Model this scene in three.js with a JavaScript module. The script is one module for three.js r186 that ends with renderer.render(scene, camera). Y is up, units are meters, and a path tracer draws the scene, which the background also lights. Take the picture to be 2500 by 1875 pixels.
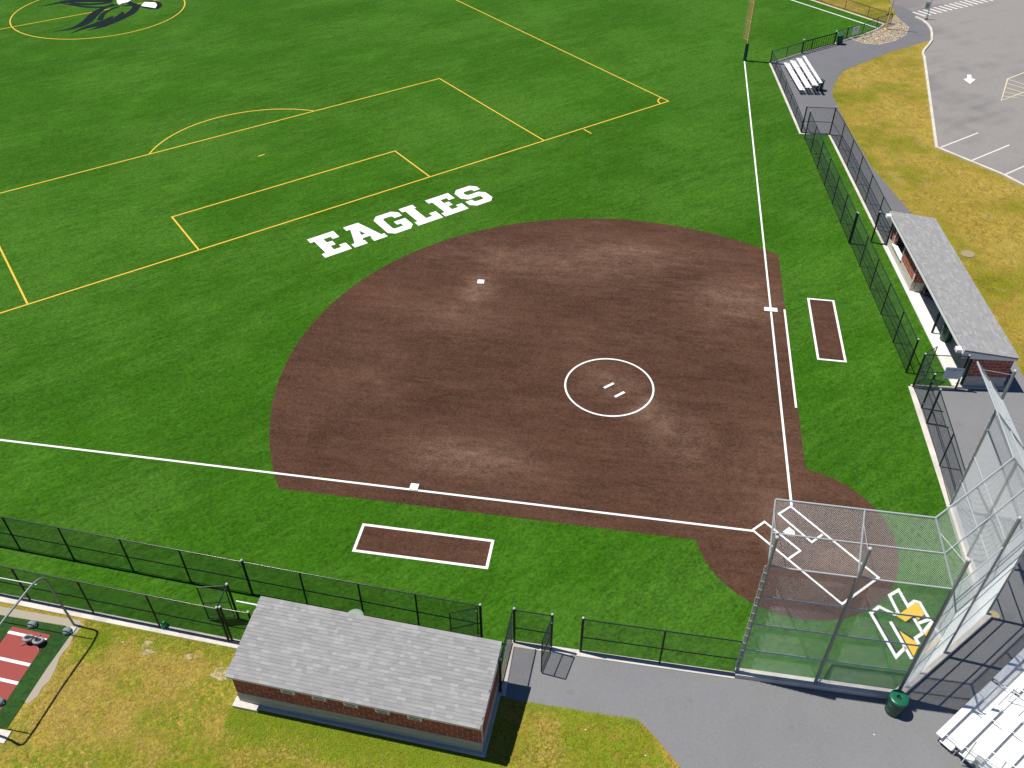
import * as THREE from 'three';
import { mergeGeometries } from 'three/addons/utils/BufferGeometryUtils.js';
import { RoundedBoxGeometry } from 'three/addons/geometries/RoundedBoxGeometry.js';

// ---------------------------------------------------------------- camera, sky, sun, exposure
const scene = new THREE.Scene();
const camera = new THREE.PerspectiveCamera(47.42, 1024 / 768, 0.5, 900);
camera.rotation.order = 'YXZ';
camera.position.set(-8.594, 31.634, 27.952);
camera.rotation.set(-0.706185, 0.163594, -0.003112);
scene.add(camera);

const renderer = new THREE.WebGLRenderer({ antialias: true });
renderer.toneMapping = THREE.LinearToneMapping;
renderer.toneMappingExposure = 1.42;
renderer.shadowMap.enabled = true;

{ // clear summer sky: deep blue overhead, paler towards the horizon
  const w = 64, h = 64, d = new Float32Array(w * h * 4);
  for (let j = 0; j < h; j++) {
    const el = (j + 0.5) / h * 180 - 90, s = Math.max(0, Math.sin(el * Math.PI / 180));
    const t = Math.pow(1 - s, 3);
    for (let i = 0; i < w; i++) {
      const k = (j * w + i) * 4;
      d[k] = 0.030 + 0.085 * t; d[k + 1] = 0.076 + 0.105 * t; d[k + 2] = 0.200 + 0.080 * t; d[k + 3] = 1;
    }
  }
  const sky = new THREE.DataTexture(d, w, h, THREE.RGBAFormat, THREE.FloatType);
  sky.mapping = THREE.EquirectangularReflectionMapping;
  sky.magFilter = THREE.LinearFilter;
  sky.needsUpdate = true;
  scene.background = sky; scene.environment = sky;
}
const SUN = new THREE.Vector3(-0.404, 0.913, -0.0495).normalize();
const sun = new THREE.DirectionalLight(new THREE.Color().setRGB(1, 0.965, 0.90), 4.1);
sun.position.copy(SUN).multiplyScalar(160).add(new THREE.Vector3(-15, 0, -25));
sun.target.position.set(-15, 0, -25);
sun.castShadow = true;
sun.shadow.mapSize.set(4096, 4096);
Object.assign(sun.shadow.camera, { left: -90, right: 90, top: 90, bottom: -90, near: 1, far: 400 });
sun.shadow.radius = 1;
scene.add(sun, sun.target);

// ---------------------------------------------------------------- helpers
let seed = 7;
const rnd = () => { seed = (seed * 1664525 + 1013904223) >>> 0; return seed / 4294967296; };
const rr = (a, b) => a + (b - a) * rnd();
const V = (x, y, z) => new THREE.Vector3(x, y, z);
const inside = (poly, x, z) => { let r = false; for (let i = 0, j = poly.length - 1; i < poly.length; j = i++) { const [xi, zi] = poly[i], [xj, zj] = poly[j]; if ((zi > z) !== (zj > z) && x < (xj - xi) * (z - zi) / (zj - zi) + xi) r = !r; } return r; };
const lin = (r, g, b) => new THREE.Color().setRGB(r, g, b);
const used = new Map();
const unique = (n) => { const c = used.get(n) ?? 0; used.set(n, c + 1); return c ? `${n}_${String(c).padStart(3, '0')}` : n; };
function shade(o) { o.castShadow = true; o.receiveShadow = true; return o; }
// a thing: a Group at its base; geometry handed to part() is in world metres (x, y, z) and moved to the group's frame
function thing(name, label, category, [x, z], { y = 0, turn = 0, group, kind } = {}) {
  const g = new THREE.Group(); g.name = unique(name);
  g.position.set(x, y, z); g.rotation.y = turn; scene.add(g);
  g.userData.label = label;
  if (category) g.userData.category = category;
  if (group) g.userData.group = group;
  if (kind) g.userData.kind = kind;
  return g;
}
function structure(name, label, at = [0, 0]) { return thing(name, label, null, at, { kind: 'structure' }); }
function part(parent, name, geo, mat, opt = {}) { // geometry already local to parent
  const m = shade(new THREE.Mesh(geo, mat)); m.name = name;
  if (opt.stuff) m.userData.kind = 'stuff';
  if (opt.label) m.userData.label = opt.label;
  parent.add(m); return m;
}
function wpart(parent, name, geo, mat, opt) { // world geometry; parent is an unturned group in the scene
  geo.translate(-parent.position.x, -parent.position.y, -parent.position.z);
  return part(parent, name, geo, mat, opt);
}
const box = (w, h, d, x = 0, y = 0, z = 0) => new THREE.BoxGeometry(w, h, d).translate(x, y, z);
const rbox = (w, h, d, x, y, z, r = 0.01) => new RoundedBoxGeometry(w, h, d, 2, r).translate(x, y, z);
function pipe(a, b, r, seg = 10) {
  const d = b.clone().sub(a), g = new THREE.CylinderGeometry(r, r, d.length(), seg);
  g.applyQuaternion(new THREE.Quaternion().setFromUnitVectors(V(0, 1, 0), d.clone().normalize()));
  return g.translate((a.x + b.x) / 2, (a.y + b.y) / 2, (a.z + b.z) / 2);
}
function flat(pts, y, holes = []) { // horizontal polygon, points [x, z], uv in metres
  const s = new THREE.Shape(pts.map(([x, z]) => new THREE.Vector2(x, -z)));
  for (const h of holes) s.holes.push(new THREE.Path(h.map(([x, z]) => new THREE.Vector2(x, -z))));
  const g = new THREE.ShapeGeometry(s, 1); g.rotateX(-Math.PI / 2); g.translate(0, y, 0); return g;
}
function uvWorld(g, tileU, tileV = tileU, ang = 0, ou = 0, ov = 0) {
  const p = g.attributes.position, uv = new Float32Array(p.count * 2), c = Math.cos(ang), s = Math.sin(ang);
  for (let i = 0; i < p.count; i++) {
    const x = p.getX(i), z = p.getZ(i);
    uv[2 * i] = (x * c - z * s) / tileU + ou; uv[2 * i + 1] = (-x * s - z * c) / tileV + ov;
  }
  g.setAttribute('uv', new THREE.BufferAttribute(uv, 2)); return g;
}
function ribbon(pts, w, y, closed = false) { // flat strip of width w (number, or per-point list) along [x, z] points with mitred corners
  const n = pts.length, L = [], R = [], wl = (i) => Array.isArray(w) ? w[i] : w;
  for (let i = 0; i < n; i++) {
    const a = closed ? pts[(i + n - 1) % n] : pts[Math.max(0, i - 1)], b = pts[i], c = closed ? pts[(i + 1) % n] : pts[Math.min(n - 1, i + 1)];
    let d1 = [b[0] - a[0], b[1] - a[1]], d2 = [c[0] - b[0], c[1] - b[1]];
    const l1 = Math.hypot(...d1), l2 = Math.hypot(...d2);
    d1 = l1 ? [d1[0] / l1, d1[1] / l1] : [d2[0] / l2, d2[1] / l2]; d2 = l2 ? [d2[0] / l2, d2[1] / l2] : d1;
    let nx = -(d1[1] + d2[1]), nz = d1[0] + d2[0]; const l = Math.hypot(nx, nz) || 1; nx /= l; nz /= l;
    const k = Math.min(2.2, 1 / Math.max(0.3, nx * -d1[1] + nz * d1[0])) * wl(i) / 2;
    L.push([b[0] + nx * k, b[1] + nz * k]); R.push([b[0] - nx * k, b[1] - nz * k]);
  }
  const pos = [], idx = [];
  for (let i = 0; i < n; i++) pos.push(L[i][0], y, L[i][1], R[i][0], y, R[i][1]);
  const m = closed ? n : n - 1;
  for (let i = 0; i < m; i++) { const a = 2 * i, b = 2 * ((i + 1) % n); idx.push(a, b, a + 1, b, b + 1, a + 1); }
  const g = new THREE.BufferGeometry(); g.setAttribute('position', new THREE.Float32BufferAttribute(pos, 3)); g.setIndex(idx);
  g.computeVertexNormals();
  const nn = g.attributes.normal; if (nn.getY(0) < 0) { for (let i = 0; i < idx.length; i += 3) [idx[i], idx[i + 1]] = [idx[i + 1], idx[i]]; g.setIndex(idx); g.computeVertexNormals(); }
  return uvWorld(g, 4);
}
function wallStrip(pts, w, y0, y1) { // kerb: a ribbon with height and slightly rounded top edges
  const top = ribbon(pts, w, y1), p = top.attributes.position, pos = [], n = pts.length;
  const q = (i, s) => [p.getX(2 * i + s), p.getZ(2 * i + s)], c = 0.015;
  const tri = (...v) => { for (const a of v) pos.push(...a); };
  for (let i = 0; i < n - 1; i++) {
    for (const s of [0, 1]) {
      const [x0, z0] = q(i, s), [x1, z1] = q(i + 1, s), [ox, oz] = [q(i, 1 - s)[0] - x0, q(i, 1 - s)[1] - z0], l = Math.hypot(ox, oz) || 1, ex = ox / l * c, ez = oz / l * c;
      const A = [x0, y0, z0], B = [x1, y0, z1], C = [x1, y1 - c, z1], D = [x0, y1 - c, z0], C2 = [x1 + ex, y1, z1 + ez], D2 = [x0 + ex, y1, z0 + ez];
      if (s) tri(A, B, C, A, C, D, D, C, C2, D, C2, D2); else tri(A, C, B, A, D, C, D, C2, C, D, D2, C2);
    }
    const c4 = (k, s) => { const [x, z] = q(k, s), [ox, oz] = [q(k, 1 - s)[0] - x, q(k, 1 - s)[1] - z], l = Math.hypot(ox, oz) || 1; return [x + ox / l * c, y1, z + oz / l * c]; };
    const a = c4(i, 0), b = c4(i + 1, 0), cc = c4(i + 1, 1), d = c4(i, 1);
    tri(a, b, d, b, cc, d);
  }
  const g = new THREE.BufferGeometry(); g.setAttribute('position', new THREE.Float32BufferAttribute(pos, 3)); g.computeVertexNormals();
  return uvWorld(g, 4);
}
// chain-link wire: two families of diagonal wires clipped to a convex polygon in the (u, v) frame O + u U + v W
function wires(poly, O, U, W, pitch, r) {
  const N = U.clone().cross(W).normalize(), pos = [], idx = [];
  for (const s of [1, -1]) {
    const cs = poly.map(([u, v]) => u + s * v), lo = Math.min(...cs), hi = Math.max(...cs), step = pitch * Math.SQRT2;
    for (let c = lo + step * 0.5; c < hi; c += step) {
      let t0 = -1e9, t1 = 1e9, ok = true; // point: u = c - s t, v = t
      for (let i = 0; i < poly.length && ok; i++) {
        const [ax, ay] = poly[i], [bx, by] = poly[(i + 1) % poly.length], ex = bx - ax, ey = by - ay;
        const f0 = ex * (0 - ay) - ey * (c - ax), f1 = ex * 1 - ey * -s;
        if (Math.abs(f1) < 1e-9) { if (f0 < 0) ok = false; } else if (f1 > 0) t0 = Math.max(t0, -f0 / f1); else t1 = Math.min(t1, -f0 / f1);
      }
      if (!ok || t1 - t0 < 0.01) continue;
      const at = (t, off) => O.clone().addScaledVector(U, c - s * t).addScaledVector(W, t).addScaledVector(N, off);
      const dir = U.clone().multiplyScalar(-s).add(W).normalize(), side = dir.clone().cross(N).normalize();
      const A = at(t0, s * r), B = at(t1, s * r), k = pos.length / 3;
      for (const P of [A, B]) for (let j = 0; j < 3; j++) {
        const a = j * 2 * Math.PI / 3; const q = P.clone().addScaledVector(side, r * Math.cos(a)).addScaledVector(N, r * Math.sin(a)); pos.push(q.x, q.y, q.z);
      }
      for (let j = 0; j < 3; j++) { const j2 = (j + 1) % 3; idx.push(k + j, k + j2, k + 3 + j, k + j2, k + 3 + j2, k + 3 + j); }
    }
  }
  const g = new THREE.BufferGeometry(); g.setAttribute('position', new THREE.Float32BufferAttribute(pos, 3)); g.setIndex(idx); g.computeVertexNormals(); return g;
}
const quadWires = (A, B, y0, y1, pitch, r) => { const d = B.clone().sub(A), l = d.length(); return wires([[0, y0], [l, y0], [l, y1], [0, y1]], A, d.normalize(), V(0, 1, 0), pitch, r); };

// ---------------------------------------------------------------- textures
function lattice(nx, ny, sd) { // tileable value noise, smooth
  const t = new Float32Array(nx * ny); let s = (sd * 2654435761) >>> 0;
  for (let i = 0; i < t.length; i++) { s ^= s << 13; s >>>= 0; s ^= s >>> 17; s ^= s << 5; s >>>= 0; t[i] = s / 4294967296; }
  return (u, v) => {
    let x = u * nx, y = v * ny; let xi = Math.floor(x), yi = Math.floor(y); let fx = x - xi, fy = y - yi;
    fx = fx * fx * (3 - 2 * fx); fy = fy * fy * (3 - 2 * fy); xi = ((xi % nx) + nx) % nx; yi = ((yi % ny) + ny) % ny;
    const x2 = (xi + 1) % nx, y2 = (yi + 1) % ny, a = t[yi * nx + xi], b = t[yi * nx + x2], c = t[y2 * nx + xi], d = t[y2 * nx + x2];
    return a + (b - a) * fx + (c - a) * fy + (a - b - c + d) * fx * fy;
  };
}
const fbm = (list) => { const fs = list.map(([nx, ny, w, sd]) => [lattice(nx, ny, sd), w]), tot = list.reduce((a, l) => a + l[2], 0); return (u, v) => { let r = 0; for (const [f, w] of fs) r += f(u, v) * w; return r / tot; }; };
const enc = (c) => { c = Math.min(1, Math.max(0, c)); return 255 * (c <= 0.0031308 ? 12.92 * c : 1.055 * Math.pow(c, 1 / 2.4) - 0.055); };
function tex(n, fn, srgb = true, m = n) {
  const d = new Uint8Array(n * m * 4);
  for (let j = 0; j < m; j++) for (let i = 0; i < n; i++) {
    const c = fn((i + 0.5) / n, (j + 0.5) / m), k = (j * n + i) * 4;
    if (srgb) { d[k] = enc(c[0]); d[k + 1] = enc(c[1]); d[k + 2] = enc(c[2]); } else d[k] = d[k + 1] = d[k + 2] = 255 * Math.min(1, Math.max(0, c));
    d[k + 3] = 255;
  }
  const t = new THREE.DataTexture(d, n, m, THREE.RGBAFormat); t.wrapS = t.wrapT = THREE.RepeatWrapping;
  t.magFilter = THREE.LinearFilter; t.minFilter = THREE.LinearMipmapLinearFilter; t.generateMipmaps = true;
  if (srgb) t.colorSpace = THREE.SRGBColorSpace; t.needsUpdate = true; return t;
}
const mix3 = (a, b, t) => [a[0] + (b[0] - a[0]) * t, a[1] + (b[1] - a[1]) * t, a[2] + (b[2] - a[2]) * t];
const sstep = (a, b, x) => { x = Math.min(1, Math.max(0, (x - a) / (b - a))); return x * x * (3 - 2 * x); };

// artificial turf, 60 m tile, streaks along u
const TURF_TILE = 60;
const turfTex = (() => {
  const fine = fbm([[500, 1000, 1, 11], [900, 1024, 0.8, 12]]), streak = fbm([[120, 420, 1, 13], [60, 260, 0.9, 14], [24, 150, 0.7, 15]]);
  const big = fbm([[9, 12, 1, 16], [22, 28, 0.8, 17], [50, 60, 0.5, 18]]), dull = fbm([[7, 9, 1, 19], [26, 30, 0.7, 20]]), speck = lattice(1500, 1500, 21), rt = Array.from({ length: 13 }, () => rnd()), rollTone = (u, v) => rt[Math.floor(v * 13) % 13];
  return tex(2048, (u, v) => {
    let b = 1 + 1.0 * (fine(u, v) - 0.5) + 0.26 * (streak(u, v) - 0.5) + 0.22 * (big(u, v) - 0.5);
    const roll = 1 + 0.07 * (rollTone(0.5, v) - 0.5); b *= roll;
    let c = mix3([0.0265, 0.090, 0.0032], [0.040, 0.112, 0.0085], sstep(0.30, 0.72, dull(u, v) * 0.65 + streak(u, v) * 0.35));
    const s = speck(u, v); if (s > 0.985) b *= 1.25;
    return [c[0] * b, c[1] * b, c[2] * b];
  });
})();
// infield turf, one image over x [-29, 6], z [-29, 6]; pale scuffed infill round the bases and the circle
const DX0 = -29, DZ0 = -29, DW = 35;
const dirtTex = (() => {
  const fine = fbm([[420, 700, 1, 31], [800, 1000, 0.9, 32]]), streak = fbm([[40, 200, 1, 33], [16, 90, 0.8, 34]]), big = fbm([[6, 8, 1, 35], [18, 22, 0.8, 36]]), rag = fbm([[40, 60, 1, 37], [120, 160, 1, 38], [12, 14, 0.8, 39]]);
  const spots = [[-18.3, -17.6, 1.0, 1.6, 0.9], [-14.2, -21.4, 6.5, 2.1, 0.55], [-9.0, -22.8, 4.6, 1.9, 0.62], [-19.5, -14.6, 3.2, 1.9, 0.28], [-2.4, -18.8, 2.6, 2.4, 0.75], [-1.3, -17.8, 1.3, 1.6, 0.6],
    [-16.0, -2.6, 2.6, 1.2, 0.8], [-9.0, -9.6, 1.7, 1.3, 0.55], [-7.1, -7.7, 0.7, 1.0, 0.9], [-6.2, -6.6, 0.9, 1.6, 0.7], [-4.9, -5.6, 1.4, 2.0, 0.45], [-1.5, -3.6, 2.0, 4.0, 0.22], [-0.6, -1.2, 1.0, 1.6, 0.5], [1.3, 1.7, 1.3, 1.3, 0.5], [-22.5, -9.0, 2.4, 4.0, 0.14], [-6.0, -14.5, 6.0, 2.5, 0.12], [0.6, -0.9, 0.5, 0.8, 0.5], [-1.0, 0.5, 0.5, 0.8, 0.5]];
  return tex(2048, (u, v) => {
    const x = DX0 + u * DW, z = DZ0 + (1 - v) * DW;
    let w = 0; const r = rag(u, v);
    for (const [sx, sz, a, b, k] of spots) { const q = ((x - sx) / a) ** 2 + ((z - sz) / b) ** 2; if (q < 6) w = Math.max(w, k * Math.exp(-q * 0.9)); }
    w = Math.min(1, w * (0.15 + 1.35 * r));
    const b = 1 + 1.0 * (fine(u, v) - 0.5) + 0.42 * (streak(u, v) - 0.5) + 0.36 * (big(u, v) - 0.5);
    const c = mix3(mix3([0.062, 0.0290, 0.0170], [0.082, 0.0425, 0.0275], r), [0.165, 0.098, 0.068], w);
    return [c[0] * b, c[1] * b, c[2] * b];
  });
})();
// dry lawn, 30 m tile
const lawnTex = (() => {
  const fine = fbm([[700, 760, 1, 41], [1024, 900, 0.9, 42]]), clump = fbm([[110, 90, 1, 43], [260, 240, 0.9, 44]]), patch = fbm([[5, 6, 1, 45], [13, 12, 0.9, 46], [40, 44, 0.6, 47]]), big = fbm([[4, 3, 1, 48], [9, 11, 0.8, 49]]), bare = fbm([[30, 28, 1, 50], [80, 90, 0.5, 51]]);
  return tex(2048, (u, v) => {
    const f = fine(u, v), cl = clump(u, v), g = sstep(0.43, 0.66, patch(u, v) * 0.72 + cl * 0.28);
    let c = mix3(mix3([0.250, 0.178, 0.028], [0.325, 0.240, 0.054], big(u, v)), [0.128, 0.145, 0.006], g * 0.78);
    const br = bare(u, v); if (br > 0.66) c = mix3(c, [0.34, 0.26, 0.11], sstep(0.66, 0.86, br) * 0.22);
    const b = 1 + 1.1 * (f - 0.5) + 0.7 * (cl - 0.5);
    return [c[0] * b, c[1] * b, c[2] * b];
  });
})();
const lawnBump = (() => { const f = fbm([[420, 400, 1, 61], [900, 960, 0.7, 62], [140, 130, 0.8, 63]]); return tex(1024, (u, v) => f(u, v), false); })();
const asphaltTex = (() => {
  const f = fbm([[700, 700, 1, 71], [1000, 1000, 1, 72]]), big = fbm([[5, 6, 1, 73], [14, 12, 0.8, 74], [40, 46, 0.5, 75]]), sp = lattice(1400, 1400, 76), stain = fbm([[26, 22, 1, 77], [70, 60, 0.5, 78]]);
  return tex(1024, (u, v) => {
    let b = 1 + 0.30 * (f(u, v) - 0.5) + 0.20 * (big(u, v) - 0.5); const st = stain(u, v); if (st > 0.80) b *= 1 - 0.12 * sstep(0.80, 0.9, st);
    const s = sp(u, v); if (s > 0.994) b *= 1.7;
    return [0.192 * b, 0.191 * b, 0.192 * b];
  });
})();
const lotTex = (() => {
  const f = fbm([[500, 500, 1, 81], [1000, 1000, 1, 82]]), big = fbm([[5, 4, 1, 83], [11, 12, 0.9, 84], [30, 34, 0.6, 85]]), streak = fbm([[4, 40, 1, 86], [9, 90, 0.6, 87]]);
  return tex(1024, (u, v) => {
    const d = 0.55 * sstep(0.42, 0.78, big(u, v) * 0.75 + streak(u, v) * 0.25), b = 1 + 0.35 * (f(u, v) - 0.5);
    const c = mix3([0.232, 0.212, 0.195], [0.112, 0.110, 0.112], d); return [c[0] * b, c[1] * b, c[2] * b];
  });
})();
const concTex = (() => {
  const f = fbm([[200, 200, 1, 91], [480, 480, 1, 92]]), big = fbm([[6, 6, 1, 93], [17, 15, 0.8, 94]]);
  return tex(512, (u, v) => { const b = 1 + 0.22 * (f(u, v) - 0.5) + 0.4 * (big(u, v) - 0.5); return [0.54 * b, 0.50 * b, 0.435 * b]; });
})();
const greyConcTex = (() => {
  const f = fbm([[200, 200, 1, 95], [480, 480, 1, 96]]), big = fbm([[5, 9, 1, 97], [17, 25, 0.8, 98]]);
  return tex(512, (u, v) => { const b = 1 + 0.3 * (f(u, v) - 0.5) + 0.5 * (big(u, v) - 0.5); return [0.42 * b, 0.41 * b, 0.37 * b]; });
})();
const brickTex = (() => { const f = fbm([[90, 60, 1, 101], [200, 160, 1, 102], [14, 9, 0.7, 103]]); return tex(256, (u, v) => { const b = 1 + 0.6 * (f(u, v) - 0.5); return [0.36 * b, 0.098 * b, 0.066 * b]; }); })();
const grainTex = (() => { const f = fbm([[100, 100, 1, 111], [250, 250, 1, 112]]); return tex(256, (u, v) => { const b = 0.8 + 0.4 * f(u, v); return [b, b, b]; }); })();

const std = (o) => new THREE.MeshStandardMaterial({ roughness: 0.9, metalness: 0, ...o });
const matte = (o) => new THREE.MeshPhysicalMaterial({ roughness: 1, metalness: 0, specularIntensity: 0.2, ...o }); // fibres and soil: hardly any sheen
const M = {
  turf: matte({ map: turfTex, color: lin(1.08, 1.07, 1.06), sheen: 0.25, sheenColor: lin(0.45, 0.75, 0.30), sheenRoughness: 0.55 }),
  dirt: matte({ map: dirtTex }),
  lawn: matte({ map: lawnTex, bumpMap: lawnBump, bumpScale: 0.05 }),
  asphalt: std({ map: asphaltTex, roughness: 0.93, color: lin(0.92, 0.92, 0.92) }),
  asphaltDark: std({ map: asphaltTex, roughness: 0.93, color: lin(0.70, 0.70, 0.73) }),
  lot: std({ map: lotTex, roughness: 0.95 }),
  conc: std({ map: concTex, roughness: 0.9 }),
  greyConc: std({ map: greyConcTex, roughness: 0.92 }),
  white: std({ color: lin(0.78, 0.78, 0.76), roughness: 0.85 }),
  plate: std({ color: lin(0.80, 0.80, 0.78), roughness: 0.5 }),
  gold: std({ color: lin(0.72, 0.42, 0.045), roughness: 0.9 }),
  goldFill: std({ color: lin(0.76, 0.47, 0.018), roughness: 0.9 }),
  navy: matte({ color: lin(0.008, 0.014, 0.017) }),
  black: matte({ color: lin(0.012, 0.014, 0.014) }),
  paint: std({ color: lin(0.60, 0.57, 0.52), roughness: 0.9 }),
  paintYellow: std({ color: lin(0.56, 0.50, 0.34), roughness: 0.9 }),
  post: new THREE.MeshPhysicalMaterial({ color: lin(0.009, 0.016, 0.014), roughness: 0.5, specularIntensity: 0.5 }),
  railing: std({ color: lin(0.016, 0.026, 0.022), roughness: 0.24 }),
  wire: std({ color: lin(0.030, 0.046, 0.046), roughness: 0.4 }),
  galv: std({ color: lin(0.46, 0.49, 0.50), roughness: 0.42, metalness: 0.3 }),
  galvPost: std({ color: lin(0.25, 0.265, 0.27), roughness: 0.45, metalness: 0.3 }),
  galvWire: std({ color: lin(0.72, 0.75, 0.74), roughness: 0.5, metalness: 0.15 }),
  cap: std({ color: lin(0.42, 0.44, 0.43), roughness: 0.4 }),
  trim: std({ color: lin(0.80, 0.80, 0.79), roughness: 0.6 }),
  alu: std({ color: lin(0.78, 0.78, 0.76), roughness: 0.5, metalness: 0.05 }),
  brick: std({ map: brickTex, roughness: 0.95 }),
  mortar: std({ color: lin(0.66, 0.50, 0.43), roughness: 1 }),
  binGreen: std({ color: lin(0.008, 0.105, 0.052), roughness: 0.32 }),
  binDark: std({ color: lin(0.006, 0.050, 0.034), roughness: 0.4 }),
  dark: std({ color: lin(0.012, 0.011, 0.012), roughness: 0.8 }),
  mat: std({ color: lin(0.27, 0.045, 0.036), roughness: 0.85, map: grainTex }),
  sign: std({ color: lin(0.62, 0.68, 0.72), roughness: 0.4 }),
  grey: std({ color: lin(0.24, 0.25, 0.26), roughness: 0.7 }),
  gravel: std({ color: lin(0.44, 0.38, 0.29), roughness: 1, map: grainTex }),
  poleCream: std({ color: lin(0.72, 0.52, 0.20), roughness: 0.6 }),
  yellow: std({ color: lin(0.62, 0.46, 0.12), roughness: 0.6 }),
};

// ---------------------------------------------------------------- ground
const TA = 0.7761; // the soccer field and the lettering run at this angle
const TURF = [[-160, 1.7], [-34.39, 8.86], [-23.3, 9.46], [-22.3, 9.52], [-22.3, 10.4], [-12.15, 10.9], [-12.08, 9.9], [-12.03, 7.6], [3.08, 7.6], [7.48, 3.2], [7.34, -4.4], [7.14, -11.9], [9.75, -12.3], [8.77, -21.34], [8.18, -26.8], [6.38, -44.45], [4.05, -44.3], [2.45, -60.3], [5.74, -63.45], [10.98, -68.5], [12.28, -69.58], [14.4, -72.07], [15.24, -73.68], [8.23, -81.01], [-60, -150], [-160, -150]];
{
  const lawn = shade(new THREE.Mesh(uvWorld(new THREE.PlaneGeometry(700, 700, 1, 1).rotateX(-Math.PI / 2).translate(0, 0, -60), 30, 30, 0.2), M.lawn));
  lawn.name = 'lawn'; lawn.userData = { kind: 'structure', label: 'dry yellow-green lawn around the ball field' }; scene.add(lawn);

  const lot = structure('parking_lot', 'pale worn asphalt parking lot behind the kerb');
  part(lot, 'lot_surface', uvWorld(flat([[19.15, -76.2], [19.78, -74.39], [19.69, -71.44], [19.28, -69.27], [17.82, -65.68], [17.57, -64.04], [14.69, -43.31], [16.81, -41.13], [18.76, -39.15], [19.9, -37.52], [30, -27.5], [90, -27.5], [90, -140], [17.2, -140], [17.2, -81.4], [19.1, -78.6]], 0.004), 34, 34, 0.7), M.lot);
  for (const [a, b] of [[[15.08, -43.48], [18.72, -46.83]], [[16.83, -41.23], [20.69, -44.8]], [[18.85, -39.16], [22.7, -42.75]], [[20.9, -37.1], [24.7, -40.7]]]) part(lot, 'stall_line', ribbon([a, b], 0.13, 0.010), M.paint);
  part(lot, 'hatch_outline', ribbon([[26.6, -61.9], [24.27, -59.64], [22.38, -54.26], [25.2, -56.8]], 0.12, 0.010), M.paintYellow);
  for (const [a, b] of [[[24.27, -59.5], [26.6, -57.4]], [[23.9, -58.5], [26.2, -56.6]], [[23.5, -57.4], [25.6, -55.9]], [[23.1, -56.3], [24.9, -55.5]], [[22.75, -55.3], [24.0, -55.1]]]) part(lot, 'hatch_line', ribbon([a, b], 0.10, 0.014), M.paintYellow);
  part(lot, 'arrow_marking', flat([[20.74, -60.11], [21.12, -60.17], [20.95, -59.26], [21.27, -59.05], [20.5, -57.85], [20.16, -58.9], [20.57, -59.21]], 0.010), M.white);
  for (let i = 0; i < 17; i++) { const x = 19.0 + i * 0.66, z = -78.35 - i * 0.52; part(lot, 'crosswalk_bar', ribbon([[x, z], [x + 1.15, z + 1.25]], 0.30, 0.010), M.paint); }
  for (const [a, b] of [[[21.2, -62.5], [22.6, -49]], [[19.5, -66], [27, -62]], [[18.6, -51.5], [27, -53.2]]]) part(lot, 'crack', ribbon([a, [(a[0] + b[0]) / 2 + 0.3, (a[1] + b[1]) / 2], b], 0.05, 0.008), M.grey);
  const kerb = structure('lot_kerb', 'pale concrete kerb between lawn and parking lot', [19, -70]);
  wpart(kerb, 'kerb_stone', wallStrip([[18.95, -76.5], [19.5, -75.5], [19.78, -74.39], [19.86, -72.9], [19.69, -71.44], [19.28, -69.27], [18.6, -67.6], [17.9, -66.1], [17.62, -65.1], [17.57, -64.04], [14.69, -43.31], [16.81, -41.13], [18.76, -39.15], [19.9, -37.52], [30, -27.5]], 0.22, 0, 0.13), M.conc);

  const path = structure('asphalt_path', 'grey asphalt path behind the right field fences');
  part(path, 'path_surface', uvWorld(flat([[2.5, -60.25], [5.76, -63.45], [10.98, -68.45], [12.3, -67.35], [13.8, -67.2], [15.63, -68.7], [16.99, -70.67], [17.71, -73.1], [17.3, -75], [16.97, -77], [17.2, -81.4], [19.1, -78.6], [19.15, -76.2], [19.78, -74.39], [19.69, -71.44], [19.19, -69.43], [14.5, -65.17], [11.84, -62.2], [9.3, -59.35], [8.37, -56.86], [7.78, -54.8], [7.6, -53], [7.71, -51.05], [8.15, -45.74], [9.04, -38.79], [10, -34.96], [10.78, -31.83], [11.3, -29.0], [11.4, -27.2], [8.3, -26.9], [6.38, -44.45], [4.05, -44.3]], 0.008), 24, 24, 0.3), M.asphaltDark);
  const plaza = structure('asphalt_plaza', 'grey asphalt walk and plaza behind the backstop');
  part(plaza, 'plaza_surface', uvWorld(flat([[-11.9, 7.7], [-11.9, 10.15], [-10.97, 10.17], [-8.83, 10.21], [-6.9, 10.24], [-6.55, 10.3], [-5.9, 10.88], [-4.98, 11.86], [-2.5, 14.6], [2, 20], [60, 20], [60, -6], [14.4, -6], [13.75, -12.8], [13.5, -15.3], [13.3, -17.2], [12.2, -17.2], [9.72, -12.1], [7.3, -11.9], [7.45, -4.4], [7.6, 3.2], [3.1, 7.7]], 0.008), 24, 24, 1.1, 0.3, 0.6), M.asphalt);
  part(plaza, 'pavement_joint', ribbon([[11.2, -9.75], [12.6, -9.3], [16, -8.2]], 0.03, 0.012), M.grey);
  const gravel = structure('gravel_bed', 'pale gravel bed beside the far path');
  part(gravel, 'gravel_surface', uvWorld(flat([[10.98, -68.5], [12.28, -69.58], [14.4, -72.07], [15.3, -73.8], [16.3, -75.6], [16.97, -77.0], [17.3, -75], [17.71, -73.14], [16.99, -70.67], [15.63, -68.7], [13.79, -67.22], [12.32, -67.33]], 0.010), 2), M.gravel);
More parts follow.
